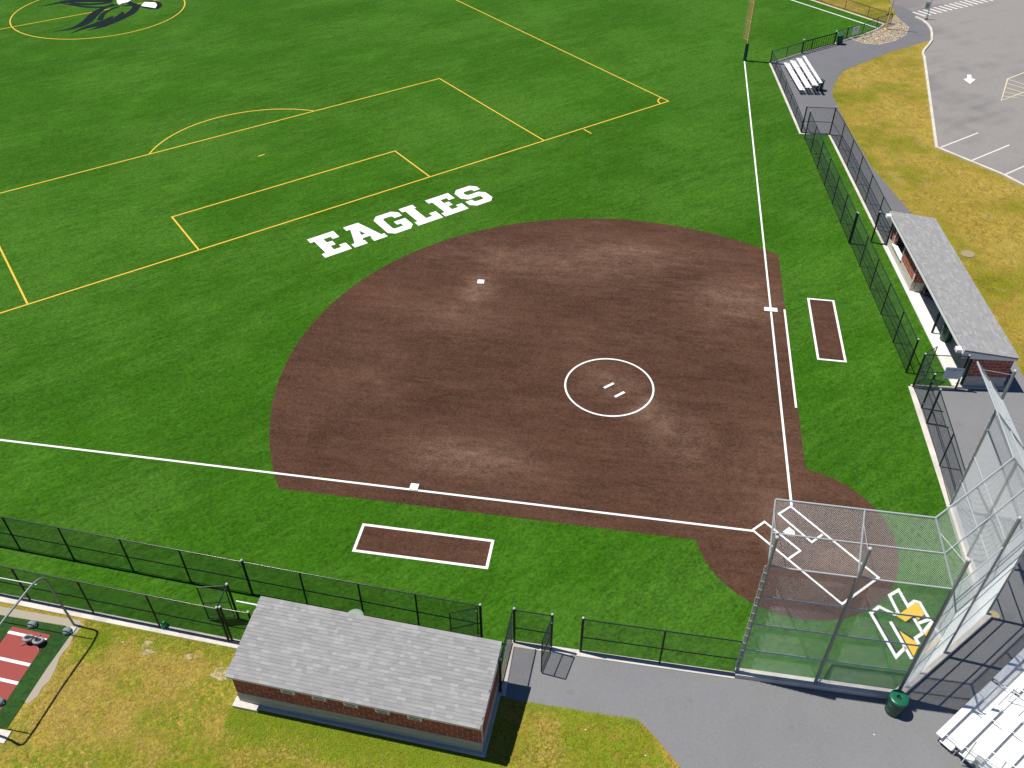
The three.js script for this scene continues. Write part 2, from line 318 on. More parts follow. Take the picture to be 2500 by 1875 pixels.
  { // loose stones
    const bed = [[11.1, -68.5], [12.3, -69.5], [14.4, -71.95], [15.3, -73.7], [16.3, -75.5], [16.95, -76.8], [17.25, -75], [17.6, -73.1], [16.9, -70.7], [15.6, -68.8], [13.8, -67.35], [12.4, -67.45]];
    const inst = new THREE.InstancedMesh(new THREE.DodecahedronGeometry(0.06, 0), M.gravel, 2600), mm = new THREE.Matrix4(), q = new THREE.Quaternion(), e = new THREE.Euler();
    let n = 0;
    while (n < 2600) {
      const x = rr(11, 17.7), z = rr(-77, -67.2); if (!inside(bed, x, z)) continue;
      e.set(rr(0, 3), rr(0, 3), rr(0, 3)); q.setFromEuler(e); const k = rr(0.4, 1.5) * (rnd() < 0.04 ? 2 : 1);
      mm.compose(V(x, 0.02, z), q, V(k, k * 0.6, k)); inst.setMatrixAt(n, mm);
      const b = rr(0.55, 1.3); inst.setColorAt(n, lin(b, b * rr(0.9, 1), b * rr(0.8, 1))); n++;
    }
    shade(inst).name = 'gravel_stones'; inst.userData = { kind: 'stuff', label: 'loose pale stones strewn over the gravel bed' }; scene.add(inst);
  }
}

// ---------------------------------------------------------------- turf field with its markings
const field = structure('turf_field', 'green artificial turf sports field with inlaid lines');
part(field, 'turf_surface', uvWorld(flat(TURF, 0.014), TURF_TILE, TURF_TILE, TA), M.turf);
const inf = structure('infield', 'brown turf infield with scuffed base paths');
{
  const c = -9.3, R = 18.45, pts = [];
  // foul-side edges, the big arc, then the home circle
  const a0 = Math.atan2(0.95 - c, -Math.sqrt(R * R - (0.95 - c) ** 2)), a1 = Math.atan2(-Math.sqrt(R * R - (0.91 - c) ** 2), 0.91 - c) + 2 * Math.PI;
  for (let i = 0; i <= 90; i++) { const a = a0 + (a1 - a0) * i / 90; pts.push([c + R * Math.cos(a), c + R * Math.sin(a)]); }
  const h = 4.58, b0 = Math.atan2(-Math.sqrt(h * h - 0.91 ** 2), 0.91), b1 = Math.atan2(0.95, -Math.sqrt(h * h - 0.95 ** 2));
  for (let i = 0; i <= 60; i++) { const a = b0 + (b1 - b0) * i / 60; pts.push([h * Math.cos(a), h * Math.sin(a)]); }
  const uvDirt = (g) => { const p = g.attributes.position, uv = []; for (let i = 0; i < p.count; i++) uv.push((p.getX(i) - DX0) / DW, 1 - (p.getZ(i) - DZ0) / DW); g.setAttribute('uv', new THREE.Float32BufferAttribute(uv, 2)); return g; };
  part(inf, 'infield_surface', uvDirt(flat(pts, 0.019)), M.dirt);
  for (const [x0, z0, x1, z1, l] of [[2.42, -19.72, 3.94, -13.6, 'brown warm-up strip outlined in white beside first base line'], [-19.87, 2.51, -13.71, 4.06, 'brown warm-up strip outlined in white beside third base line']]) {
    part(inf, 'warm_up_strip', uvDirt(flat([[x0, z0], [x1, z0], [x1, z1], [x0, z1]], 0.019)), M.dirt, { label: l });
    part(inf, 'strip_outline', ribbon([[x0, z0], [x1, z0], [x1, z1], [x0, z1]], 0.13, 0.024, true), M.white);
  }
  const W = 0.115, y = 0.025;
  part(inf, 'foul_line', ribbon([[-1.85, 0], [-130, 0]], W, y), M.white);
  part(inf, 'foul_line', ribbon([[0.02, -1.86], [0.03, -60.4]], W, y), M.white);
  part(inf, 'runner_lane_line', ribbon([[0.82, -9.1], [0.86, -18.3]], W, y), M.white);
  part(inf, 'batter_box', ribbon([[-1.90, -0.03], [-1.31, -0.65], [0.20, 0.84], [-0.40, 1.43]], 0.10, y), M.white);
  part(inf, 'batter_box', ribbon([[0.02, -1.87], [-0.62, -1.25], [0.76, 0.25], [1.30, -0.30]], 0.10, y), M.white);
  part(inf, 'catcher_box', ribbon([[-1.87, -0.03], [1.72, 3.52], [3.48, 1.83], [-0.02, -1.82]], 0.10, y + 0.003), M.white);
  const circ = []; for (let i = 0; i < 72; i++) { const a = i / 72 * 2 * Math.PI; circ.push([-9.27 + 2.44 * Math.cos(a), -9.27 + 2.44 * Math.sin(a)]); }
  part(inf, 'pitching_circle', ribbon(circ, 0.10, y, true), M.white);
}
{ // yellow soccer lines in the frame (u along the goal line, v into the field, negative)
  const gx = -31.38, gz = -25.53, c = Math.cos(TA), s = Math.sin(TA), P = (u, v) => [gx + u * c + v * s, gz - u * s + v * c], y = 0.020, w = 0.11;
  const line = (name, pts, closed) => part(field, name, ribbon(pts.map(([u, v]) => P(u, v)), w, y, closed), M.gold);
  line('goal_line', [[-60, 0], [34.1, 0]]); line('side_line', [[34.1, 0], [34.1, -112]]);
  line('penalty_box_line', [[20.16, 0], [20.16, -16.5], [-20.16, -16.5], [-20.16, 0]]);
  line('goal_box_line', [[9.16, 0], [9.16, -5.5], [-9.16, -5.5], [-9.16, 0]]);
  line('penalty_mark', [[-0.26, -11.05], [0.28, -11.05]]);
  line('distance_tick', [[24.2, 0.2], [24.2, 1.2]]);
  const arc = []; for (let i = 0; i <= 28; i++) { const a = Math.asin(5.5 / 9.15) + (Math.PI - 2 * Math.asin(5.5 / 9.15)) * i / 28; arc.push([9.15 * Math.cos(a), -11 - 9.15 * Math.sin(a)]); }
  line('penalty_arc', arc);
  const ca = []; for (let i = 0; i <= 10; i++) { const a = Math.PI / 2 * i / 10; ca.push([34.1 - 0.95 * Math.cos(a), -0.95 * Math.sin(a)]); } line('corner_arc', ca);
  const cc = []; for (let i = 0; i < 96; i++) { const a = i / 96 * 2 * Math.PI; cc.push([-0.4 + 9.2 * Math.cos(a), -55.6 + 9.2 * Math.sin(a)]); } line('centre_circle', cc, true);
  line('halfway_line', [[-70, -55.5], [34.1, -55.5]]);
  part(field, 'boundary_line', ribbon([[14.42, -72.26], [6.06, -80.67], [-40, -127]], 0.16, y), M.white);
}
{ // EAGLES in slab capitals
  const p0 = [-29.1, -19.55], U = [0.713, -0.701], W = [-0.701, -0.713], at = (u, v) => [p0[0] + u * U[0] + v * W[0], p0[1] + u * U[1] + v * W[1]];
  const E = [[0, 0], [2, 0], [2, 0.95], [1.5, 0.95], [1.5, 0.6], [0.95, 0.6], [0.95, 1.15], [1.35, 1.15], [1.35, 1.7], [0.95, 1.7], [0.95, 2.25], [1.5, 2.25], [1.5, 1.9], [2, 1.9], [2, 2.85], [0, 2.85], [0, 2.3], [0.3, 2.3], [0.3, 0.55], [0, 0.55]];
  const Lt = [[0, 0], [2.05, 0], [2.05, 1.05], [1.5, 1.05], [1.5, 0.6], [0.98, 0.6], [0.98, 2.3], [1.15, 2.3], [1.15, 2.85], [0, 2.85], [0, 2.3], [0.25, 2.3], [0.25, 0.55], [0, 0.55]];
  const A = [[0, 0], [1.0, 0], [1.0, 0.5], [0.9, 0.5], [1.0, 0.78], [1.55, 0.78], [1.63, 0.5], [1.5, 0.5], [1.5, 0], [2.55, 0], [2.55, 0.5], [2.32, 0.5], [1.72, 2.85], [0.55, 2.85], [0.55, 2.32], [0.85, 2.32], [0.25, 0.5], [0, 0.5]], Ah = [[1.12, 1.2], [1.46, 1.2], [1.29, 1.85]];
  const Gl = [[0.4, 0], [1.65, 0], [2.03, 0.4], [2.03, 1.5], [1.1, 1.5], [1.1, 1.0], [1.4, 1.0], [1.4, 0.62], [0.7, 0.62], [0.6, 0.72], [0.6, 2.15], [0.75, 2.3], [1.3, 2.3], [1.4, 2.2], [1.4, 1.93], [2.03, 1.93], [2.03, 2.45], [1.65, 2.87], [0.4, 2.87], [0, 2.45], [0, 0.4]];
  const Sl = [[0, 0.4], [0.4, 0], [1.65, 0], [2.03, 0.4], [2.03, 1.3], [1.65, 1.7], [0.75, 1.7], [0.6, 1.85], [0.6, 2.15], [0.72, 2.28], [1.3, 2.28], [1.42, 2.15], [1.42, 1.98], [1.98, 1.98], [1.98, 2.45], [1.6, 2.87], [0.4, 2.87], [0, 2.45], [0, 1.55], [0.4, 1.12], [1.3, 1.12], [1.42, 1.0], [1.42, 0.7], [1.3, 0.58], [0.7, 0.58], [0.58, 0.7], [0.58, 0.95], [0, 0.95]];
  for (const [poly, u0, hole] of [[E, -0.02], [A, 2.2, Ah], [Gl, 4.97], [Lt, 7.24], [E, 9.47], [Sl, 11.8]]) part(field, 'turf_letter', flat(poly.map(([u, v]) => at(u + u0, v)), 0.020, hole ? [hole.map(([u, v]) => at(u + u0, v))] : []), M.white);
}
{ // block monogram behind home plate
  const lw = [[[4.03, 3.64], [3.8, 2.74], [4.24, 2.38], [4.48, 3.18], [4.82, 2.87], [5.02, 2.91], [5.26, 3.73], [4.76, 4.02]], [[4.03, 3.64], [3.85, 3.71], [3.27, 3.41], [2.87, 3.8], [3.57, 5.82], [4.0, 5.33], [3.96, 5.27]], [[3.62, 4.11], [4.19, 5.82]], [[4.63, 3.79], [4.86, 4.48], [4.51, 4.78], [4.61, 5.06]], [[4.86, 4.48], [5.38, 3.8]], [[5.44, 4.12], [5.56, 4.68]]];
  const lg = [[[3.93, 3.77], [4.8, 2.98], [4.95, 2.96], [5.11, 3.51], [4.79, 3.84], [4.66, 3.64], [4.25, 4.01]], [[3.88, 4.37], [4.48, 4.82], [4.59, 5.13], [4.28, 5.67]], [[4.59, 5.56], [5.54, 4.34], [5.56, 4.68], [4.61, 5.62]], [[4.89, 4.51], [5.32, 3.89], [5.32, 4.17], [4.95, 4.64]]];
  const ld = [[[4.25, 4.01], [4.66, 3.64], [4.73, 3.73], [4.33, 4.07]], [[3.62, 4.11], [3.88, 4.37], [4.48, 4.82], [4.45, 4.92], [3.86, 4.46], [4.22, 5.69], [4.15, 5.73]], [[2.95, 3.82], [3.04, 3.81], [3.64, 5.55], [3.93, 5.27], [3.95, 5.34], [3.59, 5.69]], [[4.86, 3.76], [5.11, 3.51], [5.12, 3.59], [4.89, 3.84]], [[4.92, 4.51], [5.01, 4.76], [4.97, 4.8], [4.89, 4.55]], [[3.89, 2.77], [3.95, 2.9], [4.1, 3.56], [4.04, 3.59]]];
  for (const q of lg) part(field, 'logo_fill', flat(q, 0.023), M.goldFill);
  for (const q of ld) part(field, 'logo_shadow', flat(q, 0.026), M.black);
  for (const q of lw) part(field, 'logo_outline', ribbon(q, 0.14, 0.029), M.white);
}
{ // dark winged emblem in the centre circle
  const st = [[[-78.31, -64.97], [-76.97, -66.4], [-76.2, -67.24], [-74.49, -67.94], [-70.94, -68.58]], [[-76.66, -66.76], [-74.73, -66.35], [-72.38, -65.89], [-70.55, -66.32], [-70.24, -67.29]], [[-76.24, -67.29], [-74.47, -66.79], [-72.43, -66.89], [-70.75, -67.83]], [[-71.96, -57.57], [-70.46, -59.01], [-70.04, -60.86], [-70.62, -64.22], [-70.47, -66.18], [-69.61, -67.08]], [[-69.89, -57.36], [-69.18, -59.35], [-68.21, -61.15], [-68.16, -63.43]], [[-68.51, -58.51], [-67.65, -60.13], [-67.22, -63.0], [-67.85, -64.94]], [[-68.92, -61.88], [-69.68, -64.36], [-69.12, -66.55], [-67.81, -67.21], [-67.18, -66.69], [-66.76, -64.82], [-66.89, -62.77], [-67.27, -59.97]], [[-69.25, -68.37], [-68.03, -67.63], [-66.97, -67.18], [-64.66, -66.48], [-64.78, -67.52], [-65.62, -68.63], [-67.2, -68.85]]];
  const wd = [[0.02, 0.35, 0.7, 0.9, 1.0], [0.1, 0.35, 0.4, 0.35, 0.3], [0.1, 0.4, 0.5, 0.4], [0.02, 0.45, 0.85, 0.8, 0.4, 0.3], [0.02, 0.5, 1.1, 0.1], [0.02, 0.55, 0.95, 0.1], [0.5, 0.35, 0.3, 0.35, 0.6, 0.75, 0.6, 0.05], [0.5, 0.5, 0.4, 0.35, 0.5, 0.4, 0.3]];
  st.forEach((q, i) => { // smooth each feather
    const cv = new THREE.CatmullRomCurve3(q.map(([x, z]) => V(x, 0, z))), n = 24, pts = [], ws = [];
    for (let k = 0; k <= n; k++) { const t = k / n, p = cv.getPoint(t), f = t * (q.length - 1), j = Math.min(q.length - 2, Math.floor(f)); pts.push([p.x, p.z]); ws.push(1.35 * (wd[i][j] + (wd[i][j + 1] - wd[i][j]) * (f - j))); }
    part(field, 'emblem_feather', ribbon(pts, ws, 0.024 + i * 0.0006), M.navy);
  });
  for (const q of [[[-71.2, -70.2], [-69.0, -70.4], [-68.94, -68.17], [-69.37, -67.8], [-69.45, -67.17], [-70.04, -67.79], [-70.63, -68.79]], [[-66.79, -67.15], [-67.05, -68.56], [-65.74, -68.55], [-65.12, -67.72], [-64.8, -66.67]]]) part(field, 'emblem_patch', flat(q, 0.031), M.white);
}
{ // concrete kerbs round the turf
  const k = structure('turf_kerb', 'pale concrete kerb along the edge of the turf');
  const K = (pts, w = 0.26, h = 0.06) => part(k, 'kerb_strip', wallStrip(pts, w, 0, h), M.conc);
  K([[-11.9, 7.70], [-2.95, 7.72]], 0.30, 0.05);
  K([[-12.03, 7.55], [-12.03, 10.1]], 0.34, 0.06);
  K([[-2.95, 7.65], [3.26, 7.65], [7.63, 3.26], [7.48, -2.9]], 0.34, 0.26);
  K([[7.48, -2.9], [7.45, -4.4], [7.24, -11.9]], 0.30, 0.05);
  K([[7.24, -11.95], [9.6, -12.12]], 0.24, 0.05);
  K([[9.66, -12.2], [8.7, -21.34], [8.1, -26.85]], 0.14, 0.06);
  K([[8.14, -26.85], [6.38, -44.45], [4.02, -44.3], [2.45, -60.3]], 0.2, 0.06);
  K([[2.45, -60.3], [5.76, -63.5], [9.3, -66.7], [10.98, -68.5], [12.28, -69.58], [14.4, -72.07], [15.24, -73.68], [8.23, -81.01], [-40, -130]], 0.2, 0.06);
  K([[-60, 7.55], [-34.3, 8.98], [-23.3, 9.53], [-22.2, 9.6]], 0.40, 0.05);
}

// ---------------------------------------------------------------- bases and plates
{
  const b = (name, label, x, z, w, d, turn = 0, h = 0.06) => { const o = shade(new THREE.Mesh(new RoundedBoxGeometry(w, h, d, 2, 0.02), M.plate)); o.name = unique(name); o.position.set(x, 0.02 + h / 2, z); o.rotation.y = turn; o.userData = { label, category: name === 'pitching_plate' ? 'pitching plate' : 'base', group: name === 'pitching_plate' ? 'pitching plates in the circle' : 'white bases' }; scene.add(o); };
  b('second_base', 'square white base alone in scuffed brown turf below the lettering', -18.24, -18.3, 0.44, 0.44, 0.1);
  b('third_base', 'square white base on the foul line above the warm-up strip', -18.1, -0.17, 0.42, 0.42);
  b('first_base', 'double-width white base straddling the foul line near the dugout', 0.02, -18.1, 0.80, 0.40);
  b('pitching_plate', 'white pitching plate in the circle farther from home', -9.29, -9.32, 0.70, 0.16, Math.PI / 4, 0.03);
  b('pitching_plate', 'white pitching plate in the circle nearer to home', -8.65, -8.66, 0.70, 0.16, Math.PI / 4, 0.03);
  const s = new THREE.Shape([[0, 0], [-0.305, 0.305], [-0.305 - 0.152, 0.305 - 0.152 + 0.0], [-0.305 - 0.152 + 0.305, -0.0]].map(([x, y]) => new THREE.Vector2(x, y)));
  const pl = [[0.02, 0.05], [-0.285, 0.05], [-0.50, -0.165], [-0.20, -0.47], [0.02, -0.255]];
  const g = new THREE.ExtrudeGeometry(new THREE.Shape(pl.map(([x, z]) => new THREE.Vector2(x, -z))), { depth: 0.03, bevelEnabled: true, bevelSize: 0.01, bevelThickness: 0.01, bevelSegments: 1 }).rotateX(-Math.PI / 2).translate(0, 0.02, 0);
  const o = shade(new THREE.Mesh(g, M.plate)); o.name = 'home_plate'; o.userData = { label: 'five-sided white home plate between the batter boxes', category: 'home plate' }; scene.add(o);
}

// ---------------------------------------------------------------- chain-link fences
const TOP = 2.28;
function fence(name, label, posts, o = {}) {
  const h = o.h ?? TOP, mid = o.mid ?? h * 0.47, pr = o.pr ?? 0.038, t = thing(name, label, 'fence', posts[0], { group: h < 1.5 ? 'low chain-link fences by the far path' : 'chain-link fences round the ball field' });
  const W = ([x, z], y) => V(x, y, z);
  posts.forEach((p, i) => {
    const end = (i === 0 && !o.noFirst) || (i === posts.length - 1 && !o.noLast) || (o.big ?? []).includes(i);
    if ((i === 0 && o.noFirst === 2) || (i === posts.length - 1 && o.noLast === 2)) return;
    const R = end ? pr * 1.4 : pr, H = end ? h + 0.10 : h;
    const po = wpart(t, 'post', pipe(W(p, 0), W(p, H), R, 12), M.post);
    if (end) wpart2(po, t, 'post_cap', new THREE.SphereGeometry(R * 1.08, 12, 8).translate(p[0], H, p[1]), M.cap);
  });
  for (let i = 0; i + 1 < posts.length; i++) {
    if ((o.skip ?? []).includes(i)) continue;
    const a = posts[i], b = posts[i + 1];
    wpart(t, 'top_rail', pipe(W(a, h), W(b, h), 0.027, 12), M.railing);
    if (!o.noMid) wpart(t, 'middle_rail', pipe(W(a, mid), W(b, mid), 0.022, 10), M.railing);
    wpart(t, 'bottom_rail', pipe(W(a, 0.09), W(b, 0.09), 0.016, 6), M.post);
    wpart(t, 'wire_mesh', quadWires(W(a, 0), W(b, 0), 0.07, h, o.pitch ?? 0.05, o.wr ?? 0.0029), M.wire, { stuff: true });
  }
  return t;
}
function wpart2(parent, root, name, geo, mat) { geo.translate(-root.position.x, -root.position.y, -root.position.z); return part(parent, name, geo, mat); }
function gate(name, label, a, b, o = {}) { // a leaf from hinge a to free end b
  const h = o.h ?? 2.25, y0 = 0.10, t = thing(name, label, 'gate', a, { group: 'chain-link gates' }), r = 0.026, W = ([x, z], y) => V(x, y, z);
  wpart(t, 'stile', pipe(W(a, y0), W(a, h), r), M.post); wpart(t, 'stile', pipe(W(b, y0), W(b, h), r), M.post);
  for (const y of [y0, (h + y0) / 2, h]) wpart(t, 'rail', pipe(W(a, y), W(b, y), 0.022), M.railing);
  for (const y of [y0 + 0.25, h - 0.25]) wpart(t, 'hinge', new THREE.SphereGeometry(0.05, 8, 6).translate(a[0], y, a[1]), M.cap);
  wpart(t, 'wire_mesh', quadWires(W(a, 0), W(b, 0), y0, h, 0.05, 0.0036), M.wire, { stuff: true });
  return t;
}
const lf = (x) => 7.67 + (x + 13.25) * 0.0565; // third-base-side fence line
fence('chain_link_fence', 'dark green chain-link fence running past the front of the near dugout', [-13.25, -15.96, -18.4, -20.95, -23.5, -26.4, -29.2, -32.15, -34.9, -37.8, -40.7].map((x) => [x, lf(x)]), { big: [4], wr: 0.0045 });
const lr = (x) => 9.46 + (x + 23.57) * 0.0565;
fence('chain_link_fence', 'dark green chain-link fence on concrete strip beside the batting cage', [-23.57, -26.7, -29.8, -32.85, -35.9, -39].map((x) => [x, lr(x)]), { wr: 0.0045 });
fence('chain_link_fence', 'short chain-link return between the swung gate and near dugout wall', [[-23.45, 9.42], [-22.25, 9.46]], { mid: 1.1 });
gate('chain_link_gate', 'chain-link gate swung open left of the near dugout', [-23.75, 8.36], [-24.82, 8.61], { h: 2.28 });
{ const t = thing('gate_frame', 'overhead pipe linking the two gate posts left of near dugout', 'gate frame', [-23.6, 8.38]);
  wpart(t, 'post', pipe(V(-23.6, 0, 8.36), V(-23.6, 2.42, 8.36), 0.05, 12), M.post); wpart(t, 'post_cap', new THREE.SphereGeometry(0.065, 12, 8).translate(-23.6, 2.42, 8.36), M.cap);
  wpart(t, 'crossbar', pipe(V(-23.6, 2.38, 8.38), V(-23.56, 2.36, 9.40), 0.024), M.post); }
gate('chain_link_gate', 'chain-link gate swung open in front of the near dugout roof', [-13.38, 7.72], [-14.40, 8.16], { h: 2.25 });
fence('chain_link_fence', 'short chain-link panel at the walk entrance beside an open gate', [[-11.89, 7.63], [-10.36, 7.66]], {});
fence('chain_link_fence', 'chain-link side panel between near dugout wall and asphalt walk', [[-11.95, 7.70], [-12.06, 9.95]], { noFirst: 2, noMid: true });
gate('chain_link_gate', 'chain-link gate standing open over its own shadow on the walk', [-10.36, 7.80], [-10.60, 8.84], { h: 2.28 });
fence('chain_link_fence', 'two-bay chain-link fence joining the tall backstop by the walk', [[-9.14, 7.63], [-5.93, 7.65], [-2.98, 7.66]], { noLast: 2 });
// first-base side
fence('chain_link_fence', 'dark chain-link fence joining backstop on the plaza side', [[7.52, -8.92], [7.53, -5.74], [7.50, -3.0]], { noLast: 2, mid: 1.02 });
gate('chain_link_gate', 'closed narrow chain-link gate at the plaza edge', [7.50, -10.14], [7.52, -9.0], { h: 2.2 });
fence('chain_link_fence', 'single chain-link panel left of the narrow plaza gate', [[7.33, -11.86], [7.49, -10.16]], { noMid: true });
fence('chain_link_fence', 'chain-link panel with a pale sign at the far dugout end', [[7.33, -11.92], [9.62, -12.08]], { noFirst: 2, mid: 1.1 });
gate('chain_link_gate', 'chain-link gate swung inward beside the pale sign panel', [7.38, -11.98], [8.14, -12.75], { h: 2.3 });
fence('chain_link_fence', 'long dark green chain-link screen before the far dugout', [[7.19, -13.13], [6.93, -15.9], [6.65, -18.7], [6.37, -21.4], [6.11, -24.1], [5.84, -26.87]], { big: [] });
fence('chain_link_fence', 'dark green chain-link fence along turf strip toward right field', [[5.78, -27.0], [5.53, -29.67], [5.27, -32.34], [5.0, -35.2], [4.75, -38.0], [4.5, -40.75], [4.27, -43.4]], {});
fence('chain_link_fence', 'chain-link fence beside the asphalt path behind the turf strip', [[4.08, -44.42], [6.4, -44.55], [6.79, -41.75], [7.08, -38.7], [7.38, -35.9], [7.64, -32.9], [7.92, -29.7], [8.2, -26.9]], { big: [1] });
fence('chain_link_fence', 'short chain-link return beside far end of the far dugout', [[7.28, -27.3], [8.16, -27.0]], { noLast: 2 });
fence('low_chain_link_fence', 'low chain-link fence between turf and white far bleacher', [[4.05, -44.6], [3.84, -47.4], [3.6, -50.2], [3.33, -53.0], [3.07, -55.6], [2.8, -58.1], [2.5, -60.35], [4.12, -61.93], [5.72, -63.4]], { h: 1.12, noMid: true, pr: 0.028, big: [6], noFirst: 1 });
fence('low_chain_link_fence', 'low chain-link fence with small sign beside the gravel bed', [[10.66, -68.41], [12.43, -69.96], [14.2, -72.2], [15.88, -73.7], [13.78, -75.75], [11.66, -78.0], [9.4, -80.3], [7.2, -82.6]], { h: 1.12, noMid: true, pr: 0.028 });
{ // heavy double gate with upright bars
  const t = thing('swing_gate', 'heavy dark green double gate of upright bars near green bin', 'gate', [5.72, -63.45]);
  const A = [5.74, -63.47], B = [9.2, -66.5], P = (k, y) => V(A[0] + (B[0] - A[0]) * k, y, A[1] + (B[1] - A[1]) * k);
  for (const k of [0, 1]) { wpart(t, 'post', pipe(P(k, 0), P(k, 1.32), 0.08, 12), M.post); wpart(t, 'post_cap', new THREE.SphereGeometry(0.095, 12, 8).translate(P(k, 1.32).x, 1.32, P(k, 0).z), M.cap); }
  for (const y of [0.14, 1.16]) wpart(t, 'rail', pipe(P(0.02, y), P(0.98, y), y > 1 ? 0.05 : 0.045, 10), M.post);
  for (let i = 1; i < 14; i++) wpart(t, 'bar', pipe(P(i / 14, 0.14), P(i / 14, 1.16), i === 4 ? 0.055 : 0.024, 8), M.post);
}
gate('low_gate', 'low chain-link gate between the dark bar gate and far sign', [9.62, -67.5], [10.6, -68.35], { h: 1.12 });

// ---------------------------------------------------------------- backstop
{
  const t = thing('backstop', 'tall galvanized chain-link backstop with slanted canopy behind home plate', 'backstop', [3.28, 7.64]);
  const P = [[-2.88, 7.66], [0.15, 7.66], [3.28, 7.64], [5.44, 5.45], [7.60, 3.22], [7.52, 0.15], [7.43, -2.92]];
  const F = [[-2.88, 6.13], [0.13, 6.13], [2.46, 6.13], [4.20, 4.37], [5.86, 2.66], [5.90, 0.10], [5.88, -2.98]], Y0 = 6.95, Y1 = 8.74, HC = 8.5;
  P.forEach(([x, z], i) => {
    const po = wpart(t, 'post', pipe(V(x, 0, z), V(x, HC, z), 0.066, 16), M.galvPost);
    wpart2(po, t, 'post_cap', new THREE.SphereGeometry(0.072, 14, 10).translate(x, HC, z), M.cap);
    const [fx, fz] = F[i], mx = (x + fx) / 2, mz = (z + fz) / 2, my = (Y0 + Y1) / 2;
    wpart(t, 'canopy_arm', pipe(V(x, Y0, z), V(fx, Y1, fz), 0.036, 12), M.galv);
    wpart(t, 'stay_cable', pipe(V(x, HC - 0.22, z), V(mx * 0.4 + fx * 0.6, my * 0.4 + Y1 * 0.6, mz * 0.4 + fz * 0.6), 0.011, 6), M.galv);
    if (i === 0 || i === 6) { const d = i ? V(0, 0, -0.11) : V(-0.11, 0, 0); // tension bar with bands along the free edge
      wpart(t, 'tension_bar', pipe(V(x + d.x, 0.15, z + d.z), V(x + d.x, Y0, z + d.z), 0.02, 8), M.galv);
      for (let k = 0; k < 14; k++) wpart(t, 'tension_band', new THREE.TorusGeometry(0.078, 0.008, 6, 14).rotateX(Math.PI / 2).translate(x + d.x * 0.3, 0.4 + k * 0.48, z + d.z * 0.3), M.galv); }
  });
  for (let i = 0; i < 6; i++) {
    const [ax, az] = P[i], [bx, bz] = P[i + 1], [cx, cz] = F[i], [dx, dz] = F[i + 1];
    for (const y of [0.22, 1.80, 3.50, 5.20, Y0]) wpart(t, 'rail', pipe(V(ax, y, az), V(bx, y, bz), 0.030, 10), M.galv);
    wpart(t, 'wire_mesh', quadWires(V(ax, 0, az), V(bx, 0, bz), 0.20, Y0, 0.05, 0.0035), M.galvWire, { stuff: true });
    wpart(t, 'canopy_rail', pipe(V(cx, Y1, cz), V(dx, Y1, dz), 0.034, 10), M.galv);
    wpart(t, 'canopy_rail', pipe(V((ax + cx) / 2, (Y0 + Y1) / 2, (az + cz) / 2), V((bx + dx) / 2, (Y0 + Y1) / 2, (bz + dz) / 2), 0.028, 10), M.galv);
    // slanted mesh: trapezoid in the plane of the canopy
    const O = V(ax, Y0, az), U = V(bx - ax, 0, bz - az), ul = U.length(); U.normalize();
    const f0 = V(cx, Y1, cz).sub(O), W = f0.clone().addScaledVector(U, -f0.dot(U)), wl = W.length(); W.normalize();
    const f1 = V(dx, Y1, dz).sub(O);
    wpart(t, 'canopy_mesh', wires([[0, 0], [ul, 0], [f1.dot(U), Math.min(wl, f1.dot(W))], [f0.dot(U), wl]], O, U, W, 0.05, 0.0035), M.galvWire, { stuff: true });
  }
}

// ---------------------------------------------------------------- dugouts
const brickGeo = { full: rbox(0.380, 0.180, 0.10, 0, 0, 0, 0.006), half: rbox(0.180, 0.180, 0.10, 0, 0, 0, 0.006) };
const brickMats = []; for (let i = 0; i < 6; i++) { const b = rr(0.82, 1.18), m = M.brick.clone(); m.color.setRGB(b, b * rr(0.92, 1.06), b * rr(0.92, 1.06)); brickMats.push(m); }
// a wall face of bricks in the local frame: starts at (x, z), runs along dir for len; bricks proud of the backing by 8 mm
function brickWall(parent, [x0, z0], ang, len, y0, rows, open = []) {
  const c = Math.cos(ang), s = Math.sin(ang), T = 0.2;
  const wallMat = M.mortar;
  const solid = []; // backing as boxes round the openings
  const H = rows * 0.2;
  if (!open.length) solid.push([0, len, y0, y0 + H]); else { const [a, b, ya, yb] = open[0]; solid.push([0, a, y0, y0 + H], [b, len, y0, y0 + H], [a, b, y0, ya], [a, b, yb, y0 + H]); }
  const bk = [];
  for (const [a, b, ya, yb] of solid) if (b - a > 0.01 && yb - ya > 0.01) bk.push(box(b - a, yb - ya, T - 0.016, (a + b) / 2, (ya + yb) / 2, 0));
  const back = part(parent, 'wall', mergeGeometries(bk), wallMat); back.position.set(x0, 0, z0); back.rotation.y = -ang;
  for (let r = 0; r < rows; r++) for (let k = -1; k < len / 0.4 + 1; k++) {
    let a = k * 0.4 + (r % 2 ? 0.2 : 0), b = a + 0.4; a = Math.max(0, a); b = Math.min(len, b); if (b - a < 0.1) continue;
    const y = y0 + r * 0.2 + 0.1;
    if (open.some(([oa, ob, ya, yb]) => (a + b) / 2 > oa && (a + b) / 2 < ob && y > ya && y < yb)) continue;
    const full = b - a > 0.3;
    const m = part(parent, 'brick', full ? brickGeo.full : brickGeo.half, brickMats[Math.floor(rnd() * 6)]);
    const u = (a + b) / 2; m.position.set(x0 + u * c + s * -0.0, y, z0 + u * s); m.rotation.y = -ang;
    if (full && b - a < 0.395) m.scale.x = (b - a - 0.02) / 0.38; if (!full) m.scale.x = (b - a - 0.02) / 0.18;
    // outward face: bricks are 0.10 deep, set so that the face is 8 mm proud of the backing (outward = +n)
    m.position.x += -s * 0.05; m.position.z += c * 0.05; m.scale.y = 1;
  }
}
